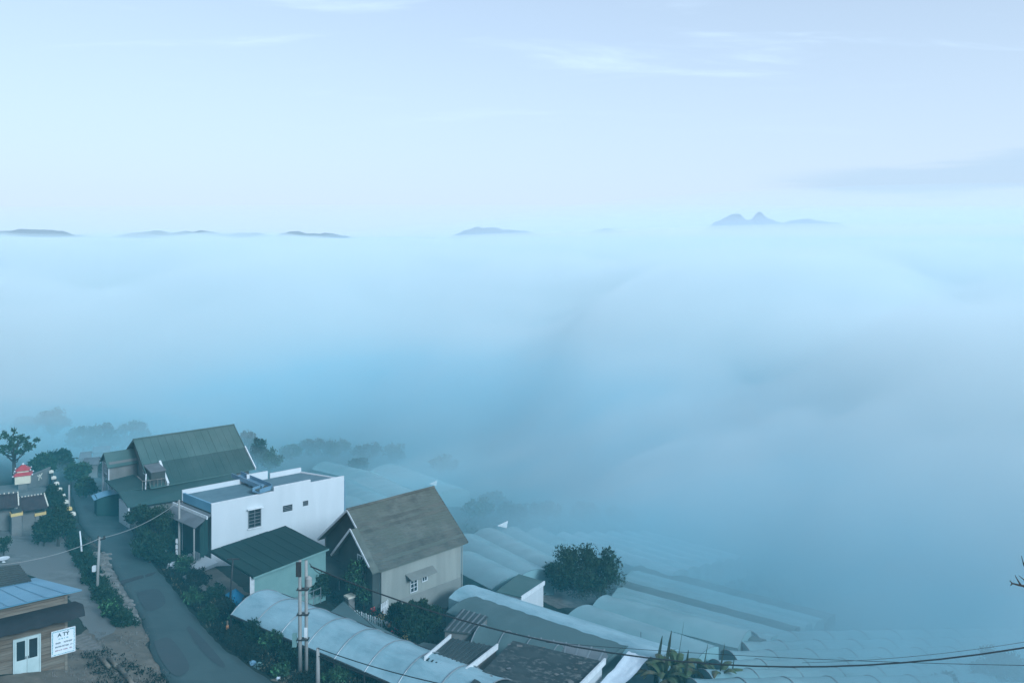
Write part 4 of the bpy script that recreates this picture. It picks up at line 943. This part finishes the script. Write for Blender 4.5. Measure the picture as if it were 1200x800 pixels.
def plant(name, label, cat, base, h, rx, ry=None, nl=2500, ls=.22, m=M_LEAF, seed=0, trunk=.35, clumps=26, cr=.34, group=None, sparse=False, twig=True, up=.3, shape='round', highlights=None):
    """A woody plant: tapered trunk and limbs reaching the clumps of a leafy crown."""
    rng = np.random.default_rng(seed); ry = ry or rx
    t = thing(name, label, cat, base, 0, group); zc = h * (trunk + (1 - trunk) / 2); rzz = h * (1 - trunk) / 2
    C = []
    while len(C) < clumps:
        p = rng.uniform(-1, 1, 3); r = np.linalg.norm(p)
        if r > 1 or r < (.45 if not sparse else .3): continue
        if shape == 'cone': p[:2] *= (1 - .75 * (p[2] + 1) / 2) * 1.25
        C.append((p[0] * rx * .8, p[1] * ry * .8, zc + p[2] * rzz * .82))
    C = np.array(C)
    wood = MB(); r0 = max(.05, .035 * h); top = (rng.normal() * .1 * rx, rng.normal() * .1 * ry, h * (trunk + (1 - trunk) * .45))
    wood.tube([(0, 0, -.3), (top[0] * .3, top[1] * .3, h * trunk * .6), top], [r0 * 1.25, r0, r0 * .45], 7)
    if twig:
        for c in C[:: max(1, len(C) // 14)]:
            s = rng.uniform(.35, .95); b0 = np.array([top[0] * s, top[1] * s, top[2] * s]); md = (b0 + c) / 2 + np.array([0, 0, -.06 * h])
            wood.tube([tuple(b0), tuple(md), tuple(c)], [r0 * .5, r0 * .3, r0 * .12], 5)
    wood.build('trunk', M_BARK, t)
    k = rng.integers(0, len(C), nl); R = cr * (rx + ry + rzz) / 3 * rng.uniform(.55, 1.25, len(C))
    g = rng.normal(size=(nl, 3)); g /= np.linalg.norm(g, axis=1)[:, None]; g *= (rng.uniform(0, 1, nl) ** .45)[:, None]
    pts = C[k] + g * R[k][:, None] * np.array([1, 1, .8])
    leaf_obj('crown', leaf_arrays(pts, ls, rng, up), m, t)
    if highlights:
        sel = pts[rng.integers(0, nl, highlights)]; sel = sel + np.array([0, -.15, .12]); leaf_obj('highlight_leaves', leaf_arrays(sel, ls * 1.1, rng, up), M_LEAF3, t)  # highlights put into colour: brighter leaves on the near upper side
    return t
def plant_px(name, label, cat, px, yb, yt, wpx, seed, h0=0.0, **kw):
    b = gp(px, yb, h0); b.z -= 0; k = b.y / F
    if h0: b.z = gz(b.x, b.y)
    return plant(name, label, cat, b, (yb - yt) * k + h0, wpx / 2 * k, seed=seed, **kw)
# trees that stand out
plant_px('round_tree', 'big round dark tree standing among the greenhouses', 'tree', 684, 704, 639, 100, 1, nl=15000, ls=.26, trunk=.12, clumps=60, cr=.3)
plant_px('fruit_tree', 'leafy tree with highlights coloured as brighter leaves in front of the dark gable', 'tree', 428, 716, 648, 44, 2, nl=6500, ls=.24, trunk=.18, clumps=30, cr=.36, highlights=520)
plant_px('conifer_bush', 'dark bushy shrub below the cream house wall', 'bush', 488, 756, 706, 66, 3, nl=9000, ls=.24, trunk=.08, clumps=46, cr=.24, up=1.6, m=M_LEAF)
plant_px('conifer_bush', 'narrow upright bush left of the dark bushy shrub', 'bush', 466, 744, 706, 26, 4, nl=3000, ls=.22, trunk=.08, clumps=20, cr=.25, up=1.8, m=M_LEAF)
plant_px('shrine_tree', 'sparse leaning tree with open branches beside the shrine', 'tree', 17, 566, 503, 70, 5, nl=900, ls=.42, trunk=.45, clumps=46, cr=.09, sparse=True, m=M_LEAF2)
for i, (x, yb, yt, w, lb) in enumerate(((184, 652, 592, 46, 'dense dark shrub before the green roofed house'), (166, 632, 588, 34, 'dark shrub against the porch wall of the green roofed house'), (203, 640, 600, 28, 'dark shrub under the lean-to of the white house'), (176, 660, 625, 40, 'low dark shrub at the lane edge by the white house pole'))):
    plant_px('dense_shrub', lb, 'shrub', x, yb, yt, w, 20 + i, nl=6500, ls=.24, trunk=.06, clumps=30, cr=.36)
for i, (x, yb, yt, w, lb) in enumerate(((68, 640, 588, 34, 'dark hedge clump inside the lane wall by the gate'), (76, 632, 600, 24, 'hedge clump touched with bright green at the lane wall end'), (62, 610, 566, 22, 'dark hedge clump behind the piers'), (52, 640, 606, 24, 'dark hedge clump at the gate pier'))):
    plant_px('hedge_clump', lb, 'hedge', x, yb, yt, w, 30 + i, nl=5000, ls=.24, trunk=.05, clumps=26, cr=.36, highlights=90 if i == 1 else None)
plant_px('balcony_plant', 'round bush by the balcony of the green roofed house', 'bush', 150, 596, 548, 30, 41, nl=3500, ls=.26, trunk=.45, clumps=22, cr=.34)
plant_px('canopy_plant', 'dark bush under the edge of the green canopy', 'bush', 372, 706, 668, 36, 42, nl=3800, ls=.22, trunk=.1, clumps=22, cr=.35)
plant_px('canopy_plant', 'dark bush beside the mint wall railing', 'bush', 350, 706, 674, 24, 43, nl=2500, ls=.22, trunk=.1, clumps=18, cr=.35)
plant_px('roof_bush', 'dark bush standing before the littered shed', 'bush', 634, 815, 774, 52, 44, nl=5000, ls=.22, trunk=.06, clumps=28, cr=.33)
plant_px('corner_tree', 'dark rounded tree beyond the ends of the panelled tunnels', 'tree', 1172, 822, 764, 76, 45, nl=8000, ls=.26, trunk=.12, clumps=40, cr=.3)
plant_px('corner_tree', 'low dark bush among the panelled tunnels beside the rounded tree', 'tree', 1110, 826, 792, 60, 46, nl=5000, ls=.26, trunk=.12, clumps=30, cr=.3)
plant_px('pot_shrub', 'dark potted shrub on the yard beside the white tray', 'shrub', 4, 651, 626, 18, 47, nl=1200, ls=.16, trunk=.2, clumps=14, cr=.35)
# trees fading into the fog
fog_trees = [(98, 532, 497, 40), (122, 533, 494, 38), (150, 532, 492, 36), (165, 531, 493, 22), (60, 520, 476, 40), (30, 512, 488, 34), (92, 566, 541, 30), (70, 556, 528, 40), (100, 584, 560, 26), (118, 560, 545, 20), (50, 560, 532, 34),
             (292, 540, 505, 34), (316, 552, 526, 34), (302, 550, 512, 24), (340, 540, 522, 30), (365, 536, 515, 36), (395, 536, 516, 40), (430, 540, 520, 40), (462, 542, 522, 34), (420, 552, 538, 30), (560, 606, 588, 40), (600, 606, 590, 44), (640, 608, 590, 44), (685, 608, 592, 46), (725, 612, 596, 40), (580, 596, 580, 40), (520, 556, 536, 40)]
for i, (x, yb, yt, w) in enumerate(fog_trees):
    lb = ('dark tree beside the green roof, behind the white house' if i in (12, 13) else 'tree fading into fog beyond the bend of the lane' if i < 11 else 'tree fading into fog behind the white and green roofs' if i < 20 or i == 26 else 'tree fading into fog beyond the film tunnels')
    plant_px('foggy_tree', lb, 'tree', x, yb, yt, w, 60 + i, nl=3000, ls=.42, trunk=.15, clumps=26, cr=.34, m=M_LEAF if i % 2 else M_LEAF2, group='trees dissolving into the fog, ' + ('lane' if i < 11 else 'pair' if i in (12, 13) else 'roofs' if i < 20 or i == 26 else 'tunnels'))
# small shrubs on the bank between the lane and the white tunnel
bank = [(196, 664, 18, 22), (214, 672, 20, 26), (232, 690, 22, 30), (250, 706, 20, 30), (226, 708, 18, 24), (262, 722, 20, 28), (246, 728, 18, 26), (284, 736, 24, 30), (272, 752, 18, 24), (300, 752, 24, 30), (318, 764, 24, 30), (296, 772, 18, 24), (336, 776, 22, 28), (330, 792, 14, 22), (390, 784, 22, 30), (415, 798, 24, 30), (392, 804, 20, 30), (440, 806, 16, 30)]
for i, (x, yb, h, w) in enumerate(bank):
    plant_px('bank_shrub', 'low weedy shrub on the bank between the lane and the white tunnel', 'shrub', x, yb, yb - h, w, 100 + i, nl=1700, ls=.2, trunk=.05, clumps=18, cr=.36, m=(M_LEAF, M_LEAF2, M_WEED)[i % 3], group='weedy shrubs on the tunnel bank', highlights=60 if i % 3 == 1 else None)
for i, (x, yb, h, w) in enumerate(((96, 664, 18, 20), (106, 684, 18, 20), (118, 706, 20, 22), (130, 724, 20, 24), (142, 732, 14, 22), (90, 646, 16, 16))):
    plant_px('verge_shrub', 'dark shrub in the planted strip left of the lane', 'shrub', x, yb, yb - h, w, 140 + i, nl=2000, ls=.2, trunk=.05, clumps=18, cr=.36, m=M_LEAF, group='shrubs in the strip left of the lane', highlights=140 if i == 3 else None)
# weeds nobody could count
def weeds(name, label, poly, n, size, m, seed, hmax=.5):
    rng = np.random.default_rng(seed); W = [gp(*p).xy for p in poly]
    xs_ = [p.x for p in W]; ys_ = [p.y for p in W]; out = []
    cs = rng.uniform(size=(60, 2))
    while len(out) < n:
        x = rng.uniform(min(xs_), max(xs_)); y = rng.uniform(min(ys_), max(ys_)); ins = False; j = len(W) - 1
        for i in range(len(W)):
            if (W[i].y > y) != (W[j].y > y) and x < (W[j].x - W[i].x) * (y - W[i].y) / (W[j].y - W[i].y) + W[i].x: ins = not ins
            j = i
        if not ins: continue
        dn = noise.noise(Vector((x / 1.6, y / 1.6, seed)))
        if dn < rng.uniform(-.6, .3): continue
        hh = hmax * max(.1, .5 + dn)
        g = gz(x, y)
        for k in range(5): out.append((x + rng.normal() * .12, y + rng.normal() * .12, g + rng.uniform(0, hh)))
    o = leaf_obj(name, leaf_arrays(np.array(out), size, rng, 1.2, .35), m); tag(o, label, 'weeds', kind='stuff'); return o
BANK = [(166, 652), (186, 662), (205, 688), (224, 712), (246, 738), (268, 760), (306, 786), (350, 812), (470, 815), (430, 796), (350, 756), (272, 718), (276, 704), (262, 694), (246, 692), (232, 672), (212, 655), (180, 645)]
weeds('weeds', 'tangled dark weeds covering the bank between lane and tunnel', BANK, 26000, .22, M_WEED, 1)
weeds('weeds', 'dry grass scattered over the bank between lane and tunnel', BANK, 2600, .2, M_STRAW, 2)
weeds('weeds', 'dark weeds in the strip left of the lane', [(84, 620), (100, 640), (116, 664), (130, 690), (148, 716), (166, 734), (140, 736), (124, 716), (108, 692), (92, 664), (78, 640)], 11000, .2, M_LEAF, 3)
weeds('weeds', 'grass and weeds around the cream house and the sheds', [(380, 700), (420, 700), (540, 716), (620, 730), (700, 780), (700, 815), (470, 815), (440, 790), (400, 730)], 9000, .22, M_WEED, 4)
weeds('weeds', 'weeds scattered along the earth apron edge', [(104, 752), (150, 772), (196, 796), (200, 815), (120, 815), (96, 770)], 1500, .16, M_WEED, 5, .25)
weeds('weeds', 'dark undergrowth around the white house pole', [(158, 612), (206, 604), (232, 650), (236, 664), (200, 672), (176, 655), (160, 632)], 8000, .24, M_LEAF, 6, .8)
weeds('weeds', 'rough growth between the foggy greenhouses', [(540, 600), (740, 604), (860, 640), (980, 730), (900, 745), (690, 690), (640, 700), (560, 690)], 9000, .35, M_WEED, 7)
weeds('gravel', 'loose gravel scattered along the lane edges', [(100, 628), (122, 640), (160, 700), (182, 745), (206, 800), (186, 800), (166, 745), (146, 705), (116, 655)], 2600, .10, M_STONE, 8, .03)
weeds('gravel', 'loose gravel over the earth apron', [(110, 740), (168, 738), (196, 800), (60, 812), (50, 792)], 1600, .12, M_STONE, 9, .03)
# banana plants
def banana(label, px, yb, yt, seed, n=8, spread=1.0):
    b = gp(px, yb); h = (yb - yt) / F * b.y; rng = random.Random(seed)
    t = thing('banana_plant', label, 'banana plant', b, 0, 'banana plants by the white sheet')
    MB().tube([(0, 0, -.3), (.05, 0, h * .3), (.08, .03, h * .55)], [.2, .16, .1], 8).build('stem', M_WEED, t)
    for i in range(n):
        a = i * 2.4 + rng.uniform(-.3, .3); Ln = h * rng.uniform(.7, 1.0); W = .27 * rng.uniform(.8, 1.2); lift = rng.uniform(.9, 2.6) if i else 7
        pts = []; m = MB(); ns = 8
        for k in range(ns + 1):
            s = k / ns; r = Ln * s * math.cos(math.atan(lift)) * spread; z = h * .42 + Ln * (math.sin(math.atan(lift)) * s - .62 * s * s * (1.1 if i else .1))
            w = W * math.sin(math.pi * min(.97, .08 + s * .9)) ** .7; c, sn = math.cos(a), math.sin(a); tr = rng.uniform(.75, 1)
            pts += [(r * c - w * sn * tr, r * sn + w * c * tr, z - .16 * w * 2), (r * c, r * sn, z), (r * c + w * sn * tr, r * sn - w * c * tr, z - .16 * w * 2)]
        m.v = pts
        for k in range(ns): m.f += [(3 * k, 3 * k + 1, 3 * k + 4, 3 * k + 3), (3 * k + 1, 3 * k + 2, 3 * k + 5, 3 * k + 4)]
        m.build('leaf', M_BANANA, t)
banana('tallest banana plant with one upright leaf', 792, 818, 746, 1, 9)
banana('banana plant leaning over the white sheet', 768, 812, 762, 2, 8, 1.3)
banana('banana plant right of the tallest one', 822, 815, 764, 3, 8, 1.2)
banana('banana plant farthest from the white sheet', 856, 818, 772, 4, 8)
banana('low banana plant in front of the tallest one', 800, 830, 776, 5, 8)
banana('banana plant between the tallest one and the white sheet', 778, 822, 758, 6, 9, 1.1)
banana('ragged banana plant beside the panelled tunnels', 842, 822, 760, 7, 9, 1.1)
# bare twigs reaching in from a leafless tree
b = Vector(((1238 - 600) / F * 31, 31, 0)); b.z = gz(b.x, b.y); t = thing('bare_tree', 'leafless tree reaching thin twigs over the panelled tunnels', 'tree', b)
Yb = b.y; rel = lambda x, y, dy=0: tuple(at(x, y, Yb + dy) - b)
MB().tube([(0, 0, -.5), rel(1236, 760), rel(1230, 705), rel(1226, 668)], [.22, .17, .11, .05], 8).build('trunk', M_BARK, t)
def twig(P, r): MB().tube([rel(*q) for q in P], [r * (1 - .75 * i / (len(P) - 1)) for i in range(len(P))], 5).build('branch', M_BARK, t)
twig([(1232, 716), (1216, 698), (1200, 686.5), (1193, 685), (1186, 683), (1183.5, 680)], .07); twig([(1197, 686), (1193, 680), (1189.5, 673.5)], .04); twig([(1186, 683.5), (1184, 686)], .03)
twig([(1230, 700), (1212, 678), (1200, 662), (1197, 651)], .05); twig([(1200, 662), (1204, 652)], .03); twig([(1212, 690), (1200, 679), (1194, 674)], .035); twig([(1228, 690), (1240, 665), (1246, 645)], .06)

# ------------------------------------------------------------------ small things
# log edging and steps by the shack
for i, (x0, y0, x1, y1) in enumerate(((116, 770, 128, 781), (127, 771, 138, 782), (138, 781, 150, 794), (146, 790, 156, 802))):
    a, b = gp(x0, y0, .18), gp(x1, y1, .18); tag(MB().tube([(0, 0, 0), tuple((b - a) * .5 + Vector((.03, 0, .02))), tuple(b - a)], [.13, .12, .10], 8).build('log', M_WOOD2, None, True), 'bleached log edging the bank below the shack', 'log', 'logs edging the bank below the shack').location = a
for i in range(6):
    p = gp(90 + i * 3.6, 748 + i * 2.9); t = tag(MB().box(-.55, .55, -.17, .17, -.25, .14).build('step', M_STONE), 'rough stone step leading down behind the sign', 'step', 'stone steps behind the sign'); t.location = p; t.rotation_euler = (0, 0, .75)
random.seed(77)
for i in range(46):
    x, y = random.choice(((random.uniform(120, 160), 0), (random.uniform(108, 128), 1)))
    yy = 655 + (x - 116) * 1.55 + random.uniform(-8, 8) if y == 0 else random.uniform(648, 676)
    p = gp(x, yy); s = random.uniform(.12, .34); m = MB()
    m.lathe([(s * .5, -.1), (s, s * .15), (s * .85, s * .5), (s * .3, s * .72)], 7); m.v = [(a * random.uniform(.8, 1.15), b_ * random.uniform(.8, 1.15), c_) for a, b_, c_ in m.v]
    o = tag(m.build('verge_stone', M_STONE), 'rough grey stone on the left verge of the lane', 'stone', 'stones on the left verge of the lane'); o.location = p
# litter, buckets and markers on the bank
p = gp(203, 668); t = thing('white_basin', 'upturned white basin at the lane edge below the pole boxes', 'basin', p, .5)
MB().lathe([(.55, .25), (.62, .3), (.45, .62), (.05, .66)], 14).build('bowl', M_TRIM, t); MB().bar((.2, -.3, -.1), (.25, -.3, .35), .12).build('leg', M_TRIM, t); MB().bar((-.3, .2, -.1), (-.28, .2, .35), .12).build('leg', M_TRIM, t)
P = [gp(264, 696, .6), gp(276, 689, 1.2), gp(286, 697, .9), gp(282, 706, .4), gp(268, 705, .3)]; c = P[0].copy(); c.z = gz(c.x, c.y); top = sum((k for k in P), Vector()) / 5 + Vector((0, .2, .35))
tag(MB().add([tuple(k - c) for k in P] + [tuple(top - c)] + [(k.x - c.x, k.y - c.y, gz(k.x, k.y) - c.z - .1) for k in P], [(i, (i + 1) % 5, 5) for i in range(5)] + [(i, 6 + i, 6 + (i + 1) % 5, (i + 1) % 5) for i in range(5)]).build('blue_tarpaulin', pm('blue tarpaulin', (.04, .19, .36), (.07, .25, .42), 2, .45, .03)), 'bright blue tarpaulin heap at the head of the white tunnel', 'tarpaulin').location = c
for i, (x, yb, yt, lb) in enumerate(((266.5, 748, 727, 'marker stake with an orange band among the weeds'),)):
    b = gp(x, yb); h = (yb - yt) / F * b.y; t = thing('marker_stake', lb, 'stake', b)
    MB().tube([(0, 0, -.2), (0, 0, h)], .06, 6).build('stake', M_WOOD, t); MB().lathe([(.08, h * .5), (.1, h * .55), (.1, h * .72), (.07, h * .76)], 10).build('orange_band', M_ORANGE, t); MB().lathe([(.1, .05), (.12, h * .1), (.12, h * .26), (.08, h * .3)], 10).build('pale_band', M_PALECAP, t)
for (x, y, nm, m, lb, s) in ((304, 782, 'plastic_bag', M_MINT, 'pale crumpled plastic bag at the kerb of the lane', .34), (303, 768, 'plastic_bag', M_TRIM, 'small white plastic bag in the weeds', .22), (326, 796, 'plastic_bag', M_SHEET, 'white scrap of plastic by the twin poles', .2), (296, 778, 'plastic_bag', M_BLUE, 'bluish scrap of plastic at the kerb of the lane', .26), (137, 728, 'plastic_bag', M_TRIM, 'white bag at the end of the planted strip', .28), (158, 728, 'plastic_bag', M_SHEET, 'pale scrap beside the lane edge stones', .24)):
    p = gp(x, y); mm = MB().lathe([(s * .5, -.05), (s, s * .3), (s * .75, s * .7), (s * .2, s)], 9); random.seed(x); mm.v = [(a * random.uniform(.6, 1.3), b_ * random.uniform(.6, 1.3), c_) for a, b_, c_ in mm.v]
    tag(mm.build(nm, m), lb, 'bag').location = p
p = gp(139, 731); t = tag(MB().bar((0, 0, .05), (.5, -.25, .3), .12).build('blue_pipe', M_BLUE), 'short blue pipe lying at the end of the planted strip', 'pipe'); t.location = p
# kiosk with blue lid beside the lane
b = gp(128, 605); k = b.y / F; t = thing('kiosk', 'dark lane side stall under a curved bright blue cover', 'stall', b, math.radians(35))
MB().box(-1.3, 1.1, -.2, 1.6, -.3, 24 * k).build('body', M_TEAL, t)
m = MB(); vs = []
for i in range(9):
    s = -1 + i / 4
    for y in (-.4, 1.8): vs.append((s * 1.5 - .1, y, 24 * k +   .2 * (1 - s * s) + .12 * s))
m.add(vs, [(2 * i, 2 * i + 2, 2 * i + 3, 2 * i + 1) for i in range(8)]); m.build('cover', M_BLUEROOF, t)
# far roofs along the lane
for i, (x, y, w, lb) in enumerate(((106, 541, 14, 'small pale roof far down the lane'), (99, 534, 9, 'faint pale roof beyond the small one down the lane'), (118, 527, 16, 'long faint roof in the fog at the lane end'))):
    Y = gp(x, y, 2.4).y; k = Y / F; p = gp(x, y, 2.4); g = gz(p.x, p.y); t = thing('far_cottage', lb, 'house', (p.x, p.y, g), math.radians(20))
    W = w * k / 2; MB().box(-W, W, 0, 3, -.4, 2.0).build('wall', M_WALLGREY, t)
    MB().slab([(-W - .2, -.3, 2.05), (W + .2, -.3, 2.05), (W + .2, 1.5, 2.7), (-W - .2, 1.5, 2.7)], .06).build('roof', M_TIN, t); MB().slab([(-W - .2, 3.3, 2.05), (W + .2, 3.3, 2.05), (W + .2, 1.5, 2.7), (-W - .2, 1.5, 2.7)][::-1], .06).build('roof', M_TIN, t)
for (x, y, lb) in ((591, 616, 'white triangular flap standing on a film tunnel'), (509, 567, 'white flap of plastic above the tiled ridge')):
    p = gp(x, y, 3.1); tag(MB().add([(-.8, 0, 0), (.3, .2, -.35), (.45, .1, .55), (-.8, .06, .06), (.3, .28, -.3), (.45, .18, .6)], [(0, 1, 2), (5, 4, 3), (0, 3, 4, 1), (1, 4, 5, 2), (2, 5, 3, 0)]).build('film_flap', M_TRIM), lb, 'plastic flap').location = p
# garden pillar, pickets and flower pots before the cream house
b = gp(410, 716); k = b.y / F; t = thing('garden_pillar', 'square garden gate pillar with pale top before the dark gable', 'pillar', b, math.radians(43))
MB().box(-.28, .28, -.28, .28, -.3, 17 * k).build('shaft', M_WALLGREY, t); MB().box(-.36, .36, -.36, .36, 17 * k, 17 * k + .14).build('cap', M_PALECAP, t)
A, B = gp(416, 729, .0), gp(450, 742, .0); d = (B - A).xy; Ln = d.length; t = thing('picket_fence', 'pale picket fence before the dark gable garden', 'fence', A, math.atan2(d.y, d.x))
for i in range(14):
    a = Ln * i / 13; z = (B.z - A.z) * i / 13; MB().box(a - .05, a + .05, -.03, .03, z - .2, z + .95 + .06 * (i % 2)).build('picket', M_DOORP if i % 3 else M_TRIM, t)
MB().bar((0, .05, .7), (Ln, .05, .7 + B.z - A.z), .05, .08).build('rail', M_DOORP, t)
A, B = gp(447, 722, .0), gp(456, 719, .0); d = (B - A).xy; Ln = d.length; t = thing('garden_fence', 'small white picket panel leaning on the cream wall', 'fence', A, math.atan2(d.y, d.x))
for i in range(6): MB().box(Ln * i / 5 - .05, Ln * i / 5 + .05, -.03, .03, -.1, 1.0).build('picket', M_TRIM, t)
MB().bar((0, .05, .6), (Ln, .05, .6), .05, .08).build('rail', M_TRIM, t)
pots = [(438, 724, M_RED), (445, 731, M_ORANGE), (448, 733, M_YELLOW), (454, 742, M_TRIM), (457, 744, M_ORANGE), (465, 749, M_RED), (466, 744, M_TRIM), (476, 755, M_YELLOW)]
for i, (x, y, m) in enumerate(pots):
    b = gp(x, y + 3); t = thing('flower_pot', 'small flower pot in the row along the shade net strip', 'flower pot', b, 0, 'flower pots along the shade net strip')
    MB().lathe([(.14, -.05), (.2, .3), (.22, .34), (.17, .34), (.02, .3)], 10).build('pot', M_WALLGREY, t)
    rng = np.random.default_rng(200 + i); leaf_obj('foliage', leaf_arrays(rng.normal(size=(90, 3)) * np.array([.17, .17, .15]) + np.array([0, 0, .62]), .2, rng, .8), M_LEAF2, t)
    leaf_obj('blossom', leaf_arrays(rng.normal(size=(26, 3)) * np.array([.13, .13, .1]) + np.array([0, -.05, .85]), .16, rng, .5, .9), m, t)

# ------------------------------------------------------------------ the air: even haze, the fog bank in the valley, far mist
def air(name, label, v, f, c, dens):
    m = bpy.data.materials.new(name + ' air'); m.use_nodes = True; nt = m.node_tree; nt.nodes.clear()
    o = nt.nodes.new('ShaderNodeOutputMaterial'); p = nt.nodes.new('ShaderNodeVolumePrincipled')
    p.inputs['Color'].default_value = (*c, 1); p.inputs['Density'].default_value = dens; p.inputs['Anisotropy'].default_value = 0
    nt.links.new(p.outputs[0], o.inputs['Volume'])
    bm_ = MB(); bm_.v = v; bm_.f = f; ob = bm_.build(name, m); tag(ob, label, kind='stuff'); return ob
HAZE_C = (.70, .93, 1.0); FOG_C = (.958, .985, .972)
b = MB().box(-2400, 2400, -150, 4000, 1.0, 53.0)
air('haze', 'thin blue morning haze over the whole hillside', b.v, b.f, HAZE_C, .0005)
fx = axis(-2200, 2200, -130, 170, 5, 1.22); fy = axis(38, 3800, 38, 330, 5, 1.2); nf = len(fx)
def fog_top(x, y):
    """Height of the fog surface: it laps up the slope, nearest on the right-hand side of the hill."""
    e = smax(1.03 * x + .43 * y - 31 + .6 * max(0, x - 9), .85 * (y - 132) - .6 * min(0, x + 32), 22) - 15 * math.exp(-((x - 46) ** 2 + (y - 118) ** 2) / 1250) - 9 * math.exp(-((x - 25) ** 2 + (y - 132) ** 2) / 650) + 10 * noise.noise(Vector((x / 34, y / 34, 5))) + 12 * noise.noise(Vector((x / 80, y / 80, 2)))
    if e <= 0: return 0.0
    g = gz(x, y); n1 = noise.fractal(Vector((x / 95, y / 95, 3.2)), .6, 2.2, 4); n2 = noise.noise(Vector((x / 260, y / 260, 9)))
    return g + (51.2 + .8 * min(1, max(-1, x / 500)) - g) * (1 - math.exp(-(e / 62) ** 1.35)) + (n1 * 11 + n2 * 9 - 4) * min(1, e / 70) * max(.05, min(1, 220 / (y + 1)) ** 1.5) + 3.2 * noise.noise(Vector((x / 190, y / 420, 4))) * min(1, max(0, y - 250) / 400)
def layer(label, fx, fy, top, bottom, c, dens):
    nf = len(fx); tv = [(x, y, max(top(x, y), bottom(x, y) + .2)) for y in fy for x in fx]; nT = len(tv); tv += [(x, y, bottom(x, y)) for y in fy for x in fx]; ff = []
    for j in range(len(fy) - 1):
        for i in range(nf - 1):
            a = j * nf + i; ff.append((a, a + 1, a + nf + 1, a + nf)); ff.append((nT + a, nT + a + nf, nT + a + nf + 1, nT + a + 1))
    for j in range(len(fy) - 1):
        for i in (0, nf - 1):
            a = j * nf + i; q = (a, a + nf, nT + a + nf, nT + a); ff.append(q if i == 0 else q[::-1])
    for i in range(nf - 1):
        for j in (0, len(fy) - 1):
            a = j * nf + i; q = (a + 1, a, nT + a, nT + a + 1); ff.append(q if j == 0 else q[::-1])
    air('haze', label, tv, ff, c, dens)
layer('thick pale fog bank filling the valley', fx, fy, fog_top, lambda x, y: 1.5, FOG_C, .036)
def core_top(x, y):
    t = fog_top(x, y); g = gz(x, y)
    return min(g + (t - g) * .72, 22 + 5 * noise.noise(Vector((x / 120, y / 120, 3)))) if t > g else 0
layer('added blue tint volume low in the fog bank', [x for x in fx if abs(x) < 900], [y for y in fy if y < 900], core_top, lambda x, y: 1.3, (.04, .76, 1.0), .019)  # added volume: absorbs red so the low fog turns teal
# added thin volume, tints the darks among houses and sheds teal
layer('added thin blue tint layer among the houses', axis(-110, 70, -90, 50, 10, 1.4), axis(24, 150, 30, 140, 10, 1.3), lambda x, y: gz(x, y) + 9 + 2 * noise.noise(Vector((x / 30, y / 30, 1))), lambda x, y: gz(x, y) - 1.5, (.10, .80, 1.0), .0022)
# a thin smoky layer above the far fog, higher towards the twin peaks
def smoke_top(x, y):
    k = min(1, max(0, (x / max(y, 1) + .3) / .7)); k = .10 + .90 * k * k * (3 - 2 * k)
    return 50.2 + (1 + 26 * k) * (1 - math.exp(-max(0, y - 260) / 500)) + 1.5 * noise.noise(Vector((x / 300, y / 600, 8))) * k
layer('thin smoky fog drifting above the fog bank', axis(-2100, 2100, -300, 300, 60, 1.2), axis(260, 3700, 260, 800, 60, 1.2), smoke_top, lambda x, y: 49.0, (.975, .985, .99), .0013)
# low mist lying before the mountains: one thin wide bank and a thicker one round the twin peaks
def mist(label, cx, cy, rx, ry, rz, dens):
    mv = []; mf = []; nu, nv = 64, 24
    for j in range(1, nv):
        ph = math.pi * j / nv
        for i in range(nu):
            th = 2 * math.pi * i / nu; mv.append((cx + rx * math.sin(ph) * math.cos(th), cy + ry * math.sin(ph) * math.sin(th), -40 + rz * math.cos(ph)))
    for j in range(nv - 2):
        for i in range(nu): mf.append((j * nu + i, j * nu + (i + 1) % nu, (j + 1) * nu + (i + 1) % nu, (j + 1) * nu + i))
    mf.append(tuple(range(nu))); mf.append(tuple(range((nv - 2) * nu, (nv - 1) * nu)))
    air('haze', label, mv, mf, (.84, .93, 1.0), dens)
mist('thin far mist lying before all the mountains', -500, 7000, 13000, 2200, 400, .00017)
mist('far mist wrapping the twin peaked mountain', 4600, 7600, 5600, 2400, 620, .00013)
mist('low dense mist lying along the foot of the twin peaked mountain', 5200, 7600, 7500, 2400, 420, .00016)
